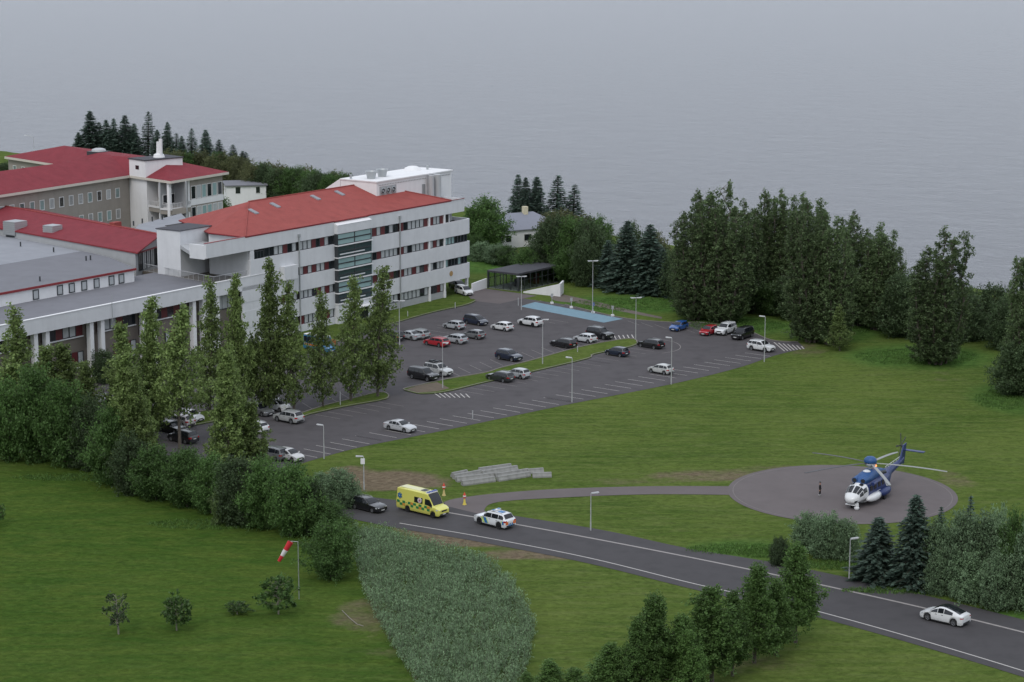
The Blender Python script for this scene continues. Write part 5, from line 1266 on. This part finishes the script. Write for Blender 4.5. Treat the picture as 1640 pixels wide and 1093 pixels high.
def vehicle(ty, u, v, heading, col, label, group='cars parked in the hospital car park', cat='car', name='parked_car', rim='rim', rack=False, z=.03):
    k = (ty, rim, rack, name)
    if k not in protos: protos[k] = make_vehicle(ty, name, rim=rim, rack=rack); o = protos[k]
    else: o = copy_tree(protos[k])
    p = G(u, v); o.location = (p.x, p.y, z); o.rotation_euler = (0, 0, R(heading)); tag(o, label, cat, group); o.empty_display_size = .3 if o.type == 'EMPTY' else 1
    paint(o, col); return o
WH = (.62, .63, .64); SI = (.34, .36, .38); GY = (.13, .135, .14); BK = (.008, .008, .010); NV = (.010, .016, .035); RD = (.33, .012, .02); BL = (.015, .075, .26); DG = (.022, .026, .026); SG = (.24, .255, .26)
RH, LH = -40, 138      # heading of cars nosed in to the right / left
C_ = vehicle
C_('mpv', 762, 520, -42, NV, 'dark blue people carrier in the row nearest the hospital')
C_('hatch', 727, 527, 138, SI, 'silver hatchback between dark people carrier and grey small car')
C_('hatch', 804, 529, 138, WH, 'white hatchback parked left of the white SUV near the blue bays')
C_('suv', 849, 522, 138, WH, 'white SUV nearest the blue bays in the upper row', rim='rim_dark')
C_('hatch', 759, 542, 138, GY, 'grey small car behind the silver hatchback, tail towards the lawn')
C_('wagon', 728, 549, 138, SI, 'silver estate half hidden behind the red car')
C_('wagon', 699, 554, 138, RD, 'red car in the upper row, second row from the hospital')
C_('sedan', 655, 543, 138, SI, 'silver saloon left of the red car under the lamp')
C_('mpv', 627, 545, 138, BK, 'dark car half hidden by the poplar beside the silver saloon')
C_('wagon', 902, 556, 138, BK, 'black estate by the grass island, left of the small silver-white car', rim='rim_dark')
C_('hatch', 937, 548, 138, (.5, .52, .54), 'silver-white hatchback between the black estate and the black SUV')
C_('bigsuv', 961, 542, -42, BK, 'black SUV nosed towards the hatched marking at the island', rim='rim')
C_('wagon', 1042, 557, 138, BK, 'black estate at the far tip of the grass island')
C_('hatch', 988, 570, 138, NV, 'dark blue hatchback alone below the grass island')
C_('suv', 815, 577, -42, NV, 'dark navy compact SUV above the grass island', name='parked_car')
C_('bigsuv', 702, 601, -42, (.42, .43, .43), 'silver off-roader with a loaded roof rack', rack=True, name='parked_offroader')
C_('pickup', 678, 608, -42, BK, 'black pickup in front of the silver off-roader with roof rack', name='parked_pickup', cat='pickup')
C_('wagon', 801, 610, 138, DG, 'dark green-black estate below the grass island')
C_('hatch', 829, 605, 138, SI, 'silver hatchback behind the dark estate below the island')
C_('hatch', 1058, 598, 138, (.45, .46, .45), 'small silver car standing alone beside the lawn lamp')
C_('suv', 1219, 562, -42, WH, 'white crossover parked next to the hatched corner of the lawn', rim='rim')
C_('hatch', 1087, 529, -124, BL, 'bright blue hatchback at the far edge of the car park')
C_('hatch', 1135, 536, -124, RD, 'red hatchback next to the white SUV at the far edge')
C_('bigsuv', 1162, 535, -124, WH, 'white SUV between the red car and the black truck')
C_('pickup', 1189, 542, -124, BK, 'black truck with a covered bed at the far edge', name='parked_pickup', cat='pickup')
C_('sedan', 641, 690, -38, (.42, .43, .45), 'silver saloon standing alone in the near row beside the lawn')
C_('mpv', 443, 657, -40, WH, 'white people carrier between two poplar trunks', name='parked_car')
C_('suv', 462, 676, 142, (.33, .34, .34), 'silver SUV in front of the white people carrier')
C_('wagon', 405, 691, 142, WH, 'white estate half hidden behind the belt trees')
C_('mpv', 436, 735, 142, GY, 'dark grey van behind the bushes at the car park corner', name='parked_car')
C_('hatch', 464, 737, -40, (.5, .5, .5), 'white small car beside the dark grey van at the corner')
C_('hatch', 306, 674, -40, WH, 'white hatchback glimpsed through the left tree belt')
C_('suv', 288, 682, 142, (.40, .36, .36), 'silver car with reddish lights behind the left tree belt')
C_('wagon', 276, 692, -40, BK, 'black estate glimpsed behind the silver car in the tree belt')
C_('suv', 293, 708, 142, BK, 'black SUV glimpsed through the gap in the left tree belt', rim='rim')
C_('wagon', 415, 664, -40, GY, 'dark car half hidden left of the white people carrier')
C_('sedan', 162, 646, 142, SI, 'silver car seen in the gap before the low wing')
C_('wagon', 668, 541, 138, SG, 'grey car behind the silver saloon under the lamp')
C_('wagon', 590, 817, -40, BK, 'black estate following the ambulance on the road', group='vehicles on the road', name='moving_car', z=.04)
C_('suv', 1577, 528, 90, WH, 'white car glimpsed between the trees at the far right', z=.02)
van = C_('mpv', 743, 472, -60, WH, 'white van at the hospital end beside the passage', name='parked_van', cat='van')
C_('hatch', 536, 508, -40, WH, 'white car at the foot of the stair tower')
C_('mpv', 733, 463, -60, BK, 'black van in the passage under the hospital end', name='parked_van', cat='van')
e = make_vehicle('electric', 'electric_car'); p = G(1513, 996); e.location = (p.x, p.y, .042); e.rotation_euler = (0, 0, R(140)); paint(e, (.66, .67, .68)); tag(e, 'white fastback electric car with black glass roof on the road', 'car', 'vehicles on the road')
# blue and white minibus behind the poplars
bb = make_vehicle('bus', 'minibus'); p = G(512, 563); bb.location = (p.x, p.y, .03); bb.rotation_euler = (0, 0, R(-45)); paint(bb, (.03, .17, .36)); tag(bb, 'blue minibus with white roof half hidden by the poplars', 'minibus')
b = MB(); b.box(-2.9, 1.7, -.9, .9, 2.56, 2.66); b.build('roof_panel', 'plaster_bright', bb)
b = MB(); b.box(-2.6, .8, -1.04, -1.03, .95, 1.2); b.box(-2.6, .8, 1.03, 1.04, .95, 1.2); b.build('orange_stripe', 'lamp_amber', bb)
p = G(532, 556); t = thing('orange_cone', 'orange striped road barrier beside the blue minibus', 'barrier', p, R(-30)); b = MB(); b.box(-.7, .7, -.05, .05, .3, 1.3); b.build('board', mat('orange_board', (.5, .13, .06), .6), t); b = MB(); b.box(-.6, -.5, -.3, .3, 0, .3); b.box(.5, .6, -.3, .3, 0, .3); b.build('foot', 'frame_dark', t)

# ambulance
M['amb_yellow'] = mat('ambulance_yellow', (.62, .60, .13), .35, coat=.6); M['amb_green'] = mat('ambulance_green', (.02, .20, .07), .4); M['amb_orange'] = mat('ambulance_orange', (.58, .25, .05), .4); M['emb_blue'] = mat('emblem_blue', (.03, .13, .32), .4)
AM = make_vehicle('ambulance', 'ambulance', 'amb_yellow', rim='rim_dark'); p = G(677, 822); AM.location = (p.x, p.y, .042); AM.rotation_euler = (0, 0, R(-41)); tag(AM, 'yellow and green chequered ambulance driving down the road', 'ambulance', 'vehicles on the road')
hwA = 1.03
for s_ in (1, -1):
    for r0 in range(2):
        for k in range(12):
            x0 = 2.1-(k+1)*.44; z0 = .72+r0*.30
            if r0 == 0 and (-2.05 < x0 < -1.0): continue
            m_ = 'amb_green' if (k+r0) % 2 == 0 else ('amb_orange' if k % 3 == 0 else None)
            if m_ is None: continue
            b = MB(); y = s_*(hwA+.012); b.box(x0, x0+.43, min(y, y-s_*.006), max(y, y-s_*.006), z0, z0+.29); b.build('check_panel', m_, AM)
    # star of life, six bars
    b = MB()
    for k in range(3):
        a = k*math.pi/3; ca, sa = math.cos(a), math.sin(a); q = [(-.09, -.36), (.09, -.36), (.09, .36), (-.09, .36)]
        q = [(-2.75+x*ca-z*sa, 1.85+x*sa+z*ca) for x, z in q]; y0 = s_*(hwA-.012+k*.003); y1 = y0-s_*.03
        b.hull([(x, y1, z) for x, z in q], [(x, y0, z) for x, z in q])
    b.build('six_bar_star', 'emb_blue', AM, recalc=True)
    b = MB(); b.tube((-2.75, s_*(hwA+.0), 1.85), (-2.75, s_*(hwA-.004+.008), 1.85), .05, n=8); b.build('star_centre', 'plaster_bright', AM)
    # round emblem on the dark side window
    b = MB(); b.tube((.48, s_*.97, 1.78), (.48, s_*(hwA+.02), 1.78), .30, n=18); b.build('round_emblem', 'plaster_bright', AM)
    b = MB()
    for k in range(8):
        a = k*math.pi/4; ca, sa = math.cos(a), math.sin(a); q = [(.10+.0, -.028), (.26, -.028), (.26, .028), (.10, .028)]; q = [(.48+x*ca-z*sa, 1.78+x*sa+z*ca) for x, z in q]
        b.hull([(x, s_*(hwA+.021), z) for x, z in q], [(x, s_*(hwA+.026), z) for x, z in q])
    b.tube((.48, s_*(hwA+.021), 1.78), (.48, s_*(hwA+.027), 1.78), .08, n=10)
    b.build('emblem_mark', mat('emblem_red', (.35, .05, .08), .5), AM, recalc=True)
b = MB(); b.box(1.25, 1.75, -.75, .75, 2.72, 2.84); b.build('light_bar', 'plaster_bright', AM)
for y in (-.6, -.2, .2, .6):
    b = MB(); b.box(1.35, 1.70, y-.13, y+.13, 2.84, 2.92); b.build('blue_light', mat('blue_lens', (.02, .06, .30), .2), AM)
b = MB(); b.box(-3.1, 1.0, -.55, .55, 2.765, 2.80); b.build('roof_panel', mat('pale_yellow_roof', (.62, .61, .38), .5), AM)
b = MB(); b.box(.1, .8, -.4, .4, 2.8, 2.86); b.build('roof_hatch', 'frame_dark', AM)
for s_ in (1, -1):
    b = MB(); b.tube((-3.2, s_*.82, 2.72), (1.2, s_*.82, 2.72), .03, n=5); b.build('roof_rail', 'amb_yellow', AM)
# police car
PO = make_vehicle('police', 'police_car', rim='rim_dark'); p = G(792, 842); PO.location = (p.x, p.y, .042); PO.rotation_euler = (0, 0, R(138)); paint(PO, (.66, .68, .70)); tag(PO, 'white police SUV with blue and lime diagonal stripes behind the ambulance', 'police car', 'vehicles on the road')
M['lime'] = mat('lime_film', (.50, .62, .18), .4); M['police_blue'] = mat('police_blue', (.02, .15, .36), .4)
def side_stripe(root, s_, x0, x1, lean, z0, z1, m, w, n=5, nm='diagonal_stripe'):
    b = MB(); y0 = s_*(w+.006)
    for k in range(n):
        za, zb = lerp(z0, z1, k/n), lerp(z0, z1, (k+1)/n); fa, fb = k/n, (k+1)/n
        b.quad((x0+lean*fa, y0, za), (x1+lean*fa, y0, za), (x1+lean*fb, y0, zb), (x0+lean*fb, y0, zb))
    o = b.build(nm, m, root, recalc=False)
    b2 = None; return o
for s_ in (1, -1):
    side_stripe(PO, s_, .60, .92, .30, .42, 1.06, 'lime', 1.0); side_stripe(PO, s_, .14, .58, .30, .42, 1.06, 'police_blue', 1.0); side_stripe(PO, s_, -.02, .11, .30, .42, 1.06, 'lime', 1.0)
    side_stripe(PO, s_, -2.03, -1.9, .0, .80, 1.06, 'lime', .99); side_stripe(PO, s_, -2.28, -2.05, .0, .62, 1.04, 'police_blue', .985)
b = MB()
for k, yy in enumerate((-.86, -.62, .42, .66)): b.box(-2.515, -2.503, yy, yy+.2, .60, .95)
b.build('rear_hazard_marking', 'lamp_amber', PO)
b = MB()
for k, yy in enumerate((-.42, -.1, .18)): b.box(-2.513, -2.503, yy, yy+.18, .42, .72)
b.build('rear_blue_marking', 'police_blue', PO)
b = MB(); b.box(-.45, -.1, -.62, .62, 1.84, 1.95); b.build('light_bar', 'plaster_bright', PO)
for s_ in (1, -1):
    b = MB(); b.box(-.43, -.12, min(s_*.25, s_*.6), max(s_*.25, s_*.6), 1.951, 1.99); b.build('blue_light', 'police_blue', PO)
b = MB(); b.box(-1.5, -.75, -.3, .3, 1.80, 1.83); b.build('roof_mark', 'police_blue', PO)

# ------------------------------------------------------------------ helicopter
M['heli_white'] = mat('heli_white', (.66, .67, .68), .3, coat=.5, var=.03); M['heli_blue'] = mat('heli_blue', (.010, .026, .12), .45, coat=.15); M['heli_cap'] = mat('heli_cap_blue', (.018, .075, .22), .5)
M['blade_pale'] = mat('blade_grey', (.26, .27, .265), .5); M['blade_dark'] = mat('blade_dark', (.06, .06, .065), .5)
p = G(1392, 800); HE = thing('helicopter', 'white and blue rescue helicopter parked on the round helipad', 'helicopter', (p.x, p.y, .045), R(-122)); HE.scale = (1.06, 1.13, 1.05)
def sup(x, cz, hw_, hu, hd, pw_=2.6, n=28, cy=0):
    out = []
    for i in range(n):
        t = 2*math.pi*i/n; c_, s_ = math.cos(t), math.sin(t); e_ = 2/pw_
        out.append((x, cy+hw_*math.copysign(abs(c_)**e_, c_), cz+(hu if s_ > 0 else hd)*math.copysign(abs(s_)**e_, s_)))
    return out
# x forward; nose at 5.6, tail end -9.9
F1 = [(5.75,1.15,.12,.12,.12),(5.65,1.15,.42,.28,.35),(5.35,1.2,.68,.5,.5),(4.9,1.28,.86,.72,.62),(4.3,1.38,.98,.98,.72),(3.7,1.45,1.04,1.15,.80),(3.0,1.5,1.08,1.2,.85)]
F2 = [(3.0,1.5,1.08,1.2,.85),(1.5,1.5,1.1,1.22,.87),(-.5,1.5,1.1,1.22,.87),(-2.6,1.52,1.1,1.18,.85),(-3.6,1.62,.95,1.02,.72),(-4.6,1.85,.66,.74,.52),(-5.4,2.05,.45,.5,.38)]
F3 = [(-5.4,2.05,.45,.5,.38),(-7.2,2.25,.34,.40,.32),(-9.0,2.45,.25,.33,.28),(-9.9,2.6,.16,.28,.22)]
for nm, F_, m_ in (('cockpit_body', F1, 'heli_white'), ('cabin_body', F2, 'heli_blue'), ('tail_boom', F3, 'heli_blue')):
    b = MB(); b.loft([sup(*f) for f in F_]); b.build(nm, m_, HE, 50, recalc=True)
b = MB(); b.loft([sup(x, .62, w_, .02+.34*0+.1, .3, 2.2) for x, w_ in ((3.0,.9),(0,1.0),(-2.6,1.0))]); b.build('belly', 'heli_white', HE, 50, recalc=True)
# engine cowling and intakes
b = MB(); b.loft([sup(*f) for f in [(3.3,2.55,.5,.12,.2),(2.8,2.7,.78,.42,.3),(1.6,2.8,.85,.62,.4),(0,2.85,.80,.78,.45),(-1.6,2.8,.66,.62,.4),(-3.2,2.6,.40,.40,.3),(-4.4,2.42,.15,.2,.2)]]); b.build('engine_cowling', 'heli_cap', HE, 50, recalc=True)
for s_ in (1, -1):
    b = MB(); b.tube((3.25, s_*.48, 2.88), (2.0, s_*.52, 2.9), .30, .34, 14); b.build('engine_intake', 'heli_cap', HE, 40)
    b = MB(); b.tube((3.27, s_*.48, 2.88), (3.2, s_*.48, 2.88), .24, n=14); b.build('intake_mouth', 'car_trim', HE)
    b = MB(); b.tube((-1.1, s_*.7, 2.95), (-1.9, s_*1.0, 2.95), .2, n=12); b.build('exhaust', 'frame_dark', HE, 40)
    # sponson with fuel / gear bay
    b = MB(); b.loft([sup(x, .85, w_, u_, d_, 2.4, 20, s_*cy) for x, w_, u_, d_, cy in ((3.4,.12,.1,.1,1.1),(3.0,.36,.35,.32,1.12),(2.2,.46,.45,.40,1.22),(1.2,.48,.46,.42,1.22),(.5,.42,.4,.4,1.15),(.2,.2,.2,.2,1.1))]); b.build('sponson', 'heli_white', HE, 50, recalc=True)
    b = MB(); b.loft([sup(x, .80, w_, u_, d_, 2.4, 20, s_*cy) for x, w_, u_, d_, cy in ((.2,.2,.2,.2,1.1),(-.6,.46,.42,.4,1.2),(-1.9,.46,.40,.4,1.2),(-2.8,.3,.3,.3,1.1),(-3.1,.1,.1,.1,1.05))]); b.build('rear_sponson', 'heli_blue', HE, 50, recalc=True)
    b = MB(); b.tube((-.9, s_*1.25, .32), (-.9, s_*1.5, .32), .32, n=16); b.build('wheel', 'tyre', HE, 40)
    b = MB(); b.box(-1.0, -.8, min(s_*1.15, s_*1.3), max(s_*1.15, s_*1.3), .35, .9); b.build('gear_leg', 'metal', HE)
    # cabin door and windows on the side
    for x0, x1 in ((1.9, 2.6), (.8, 1.5), (-.4, .3), (-1.5, -.8)):
        b = MB(); b.box(x0, x1, min(s_*1.02, s_*1.106), max(s_*1.02, s_*1.106), 1.65, 2.2); b.build('cabin_window', 'car_glass', HE)
    b = MB(); b.box(-.45, 1.55, min(s_*1.0, s_*1.103), max(s_*1.0, s_*1.103), 1.2, 1.26); b.build('door_rail', 'heli_white', HE)
    b = MB(); b.quad((-2.6, s_*1.09, 1.2), (-2.2, s_*1.108, 1.2), (-1.2, s_*1.108, 2.3), (-1.6, s_*1.05, 2.3)); b.build('white_stripe', 'heli_white', HE)
# cockpit glazing laid on the nose surface
def nose_pt(x, ang):
    for a, b_ in zip(F1, F1[1:]):
        if a[0] >= x >= b_[0]:
            t = (a[0]-x)/(a[0]-b_[0]); f = [lerp(a[i], b_[i], t) for i in range(5)]; break
    c_, s_ = math.cos(ang), math.sin(ang); e_ = 2/2.6
    return Vector((x+.02, f[2]*1.015*math.copysign(abs(c_)**e_, c_), f[1]+(f[3] if s_ > 0 else f[4])*1.02*math.copysign(abs(s_)**e_, s_)+.012))
def npane(nm, x0, x1, a0, a1, n_=4):
    b = MB(); g_ = [[nose_pt(lerp(x0, x1, i/n_), R(lerp(a0, a1, j/n_))) for j in range(n_+1)] for i in range(n_+1)]
    for i in range(n_):
        for j in range(n_): b.quad(g_[i][j], g_[i][j+1], g_[i+1][j+1], g_[i+1][j])
    b.build(nm, 'car_glass', HE, 60)
for m_ in (1, -1):
    f = (lambda a: a) if m_ > 0 else (lambda a: 180-a)
    npane('windscreen_pane', 5.05, 4.05, f(88), f(62)); npane('windscreen_pane', 5.0, 4.0, f(58), f(36)); npane('side_pane', 4.85, 4.2, f(30), f(6)); npane('side_pane', 4.1, 3.3, f(36), f(10)); npane('chin_window', 5.52, 5.2, f(-8), f(-48))
    npane('roof_pane', 3.85, 3.35, f(80), f(58))
b = MB(); b.tube((5.1, .6, .75), (5.1, .6, .25), .22, n=12); b.build('camera_mount', 'heli_white', HE, 40)
b = MB(); b.lathe([(0, -.28), (.16, -.24), (.27, -.08), (.27, .08), (.16, .24), (0, .28)], 'z', 16, 0, (5.1, .6, .22)); b.build('camera_ball', 'heli_white', HE, 60)
b = MB(); b.tube((4.5, 0, .22), (4.5, 0, .8), .06, n=8); b.build('nose_gear_leg', 'metal', HE)
for s_ in (1, -1): b = MB(); b.tube((4.5, s_*.1, .24), (4.5, s_*.26, .24), .24, n=16); b.build('nose_wheel', 'tyre', HE, 40)
b = MB(); b.box(5.0, 5.5, -.55, .55, .55, .62); b.build('lower_fairing', 'heli_white', HE)
# fin, stabiliser
b = MB(); b.hull([(-8.7,-.10,2.4),(-10.3,-.06,2.5),(-10.3,.06,2.5),(-8.7,.10,2.4)], [(-9.9,-.07,4.3),(-10.8,-.05,4.4),(-10.8,.05,4.4),(-9.9,.07,4.3)]); b.build('tail_fin', 'heli_blue', HE)
b = MB(); b.hull([(-9.3,-.12,2.15),(-10.2,-.05,2.0),(-10.2,.05,2.0),(-9.3,.12,2.15)], [(-8.9,-.12,2.45),(-10.2,-.08,2.6),(-10.2,.08,2.6),(-8.9,.12,2.45)]); b.build('ventral_fin', 'heli_blue', HE)
b = MB(); b.box(-10.5, -9.85, .05, 2.35, 3.65, 3.73); b.build('stabiliser', 'heli_blue', HE)
b = MB(); b.tube((-10.3, -.05, 4.1), (-10.3, -.42, 4.1), .12, n=10); b.build('tail_hub', 'frame_dark', HE)
for k in range(5):
    a = R(8+72*k); b = MB(); d = Vector((math.cos(a), 0, math.sin(a))); c_ = Vector((-d.z, 0, d.x))*.10; o_ = Vector((-10.3, -.40, 4.1))
    b.hull([o_+d*.15-c_*.6, o_+d*1.55-c_, o_+d*1.55+c_, o_+d*.15+c_*.6], [q+Vector((0,-.04,0)) for q in (o_+d*.15-c_*.6, o_+d*1.55-c_, o_+d*1.55+c_, o_+d*.15+c_*.6)]); b.build('tail_rotor_blade', 'blade_dark', HE)
b = MB()
for x in range(6): b.path([(-4.8-x*.8, -.05, 2.35+x*.06), (-4.8-x*.8, -.05, 2.75+x*.06)], .02, 4)
b.path([(-4.6, -.05, 2.78), (-9.0, -.05, 3.05)], .03, 4); b.build('drive_shaft_cover', 'heli_white', HE)
# mast, hub, dome cap, blades at rest
b = MB(); b.tube((0,0,3.3), (0,0,4.25), .28, .2, 14); b.build('mast', 'metal', HE, 40)
b = MB(); b.lathe([(.0, 3.95), (.55, 3.98), (.62, 4.15), (.5, 4.28), (0, 4.3)], 'z', 18); b.build('rotor_hub', 'metal', HE, 40)
b = MB(); b.lathe([(.62, 4.3), (.70, 4.42), (.64, 4.75), (.40, 4.98), (0, 5.05)], 'z', 22); b.build('hub_cap', 'heli_cap', HE, 60)
for k, wa in enumerate((58, -14, -86, -158, 130)):
    a = R(wa)-HE.rotation_euler[2]; d = Vector((math.cos(a), math.sin(a), 0)); s_ = Vector((-d.y, d.x, 0)); rows = []
    for i in range(9):
        t = i/8; r0 = .5+7.6*t; dz = -.45*t*t+.05; ch = .10 if i == 0 else (.13 if i == 1 else .17)
        if i == 8: ch = .12
        c_ = d*r0+Vector((0,0,4.2+dz)); rows.append([c_-s_*ch-Vector((0,0,.03)), c_+s_*ch*1.0-Vector((0,0,.0)), c_+s_*ch+Vector((0,0,.03)), c_-s_*ch*.2+Vector((0,0,.07)), c_-s_*ch])
    b = MB(); b.loft(rows); b.build('rotor_blade', 'blade_pale' if k in (0, 1, 2) else 'blade_dark', HE, 40, recalc=True)
b = MB(); b.lathe([(.16, 3.62), (.16, 3.75), (0, 3.84)], 'z', 10, 0, (-1.2, .1, 0)); b.build('beacon', mat('lit_beacon', (.5, .08, .03), .3, emit=(1, .18, .06, 3)), HE)
b = MB(); b.tube((-.9, .1, 3.45), (-1.25, .1, 3.62), .1, n=8); b.build('beacon_mount', 'heli_blue', HE)
b = MB(); b.lathe([(0, 3.2), (.38, 3.3), (.42, 3.5), (.2, 3.65), (0, 3.66)], 'z', 14, 0, (.95, 0, 0)); b.build('cowling_bump', 'heli_white', HE, 60)
b = MB(); b.box(1.6, 2.3, 1.05, 1.35, 2.35, 2.6); b.tube((1.2, 1.25, 2.5), (2.5, 1.35, 2.5), .17, n=10); b.build('rescue_hoist', 'heli_blue', HE)

# ------------------------------------------------------------------ person on the helipad
M['cloth_black'] = mat('black_overalls', (.012, .012, .014), .9); M['skin'] = mat('skin', (.38, .20, .13), .6); M['boot'] = mat('boot', (.25, .24, .23), .7)
p = G(1313, 796)
V = [((0,0,.98),.15),((0,0,1.22),.155),((0,0,1.42),.17),((0,0,1.53),.07),((0,0,1.60),.065),((0,0,1.70),.095),((.01,0,1.78),.09),
     ((0,.11,.92),.10),((.03,.13,.50),.075),((.0,.14,.10),.05),((.12,.16,.04),.045),
     ((0,-.11,.92),.10),((-.02,-.12,.50),.075),((-.05,-.12,.10),.05),((.08,-.13,.04),.045),
     ((0,.22,1.40),.075),((-.02,.27,1.12),.055),((.10,.24,.90),.042),((.15,.22,.84),.038),
     ((0,-.22,1.40),.075),((-.02,-.27,1.12),.055),((.10,-.24,.90),.042),((.15,-.22,.84),.038)]
Ed = [(0,1),(1,2),(2,3),(3,4),(4,5),(5,6),(0,7),(7,8),(8,9),(9,10),(0,11),(11,12),(12,13),(13,14),(2,15),(15,16),(16,17),(17,18),(2,19),(19,20),(20,21),(21,22)]
me = bpy.data.meshes.new('person'); me.from_pydata([v[0] for v in V], Ed, [])
ob = bpy.data.objects.new('person_skeleton', me); COL.objects.link(ob)
md = ob.modifiers.new('skin', 'SKIN'); 
for i, v in enumerate(V): me.skin_vertices[0].data[i].radius = (v[1], v[1])
me.skin_vertices[0].data[0].use_root = True
ob.modifiers.new('sub', 'SUBSURF').levels = 2
dg = bpy.context.evaluated_depsgraph_get(); m2 = bpy.data.meshes.new_from_object(ob.evaluated_get(dg)); bpy.data.objects.remove(ob)
m2.name = 'person'; m2.materials.clear()
for k in ('cloth_black', 'skin', 'boot'): m2.materials.append(M[k])
for f in m2.polygons:
    z = f.center.z; f.material_index = 1 if z > 1.5 or (z < .88 and abs(f.center.y) > .17 and z > .7) else (2 if z < .2 else 0); f.use_smooth = True
pe = link('person', m2, None, p, R(-20)); pe.location.z = .045; tag(pe, 'person in black overalls standing on the helipad left of the helicopter', 'person')
b = MB(); b.lathe([(.125, 1.74), (.13, 1.8), (.1, 1.87), (0, 1.9)], 'z', 14, 0, (.0, 0, 0)); b.build('helmet', 'frame_dark', pe, 60)
b = MB(); b.lathe([(.115, 1.40), (.12, 1.44), (.16, 1.15)], 'z', 12); 
for s_ in (.14, -.12):
    b = MB(); b.lathe([(.085, .20), (.086, .27)], 'z', 12, 0, (.0 if s_ > 0 else -.045, s_, 0)); b.build('reflective_band', 'plaster_bright', pe)
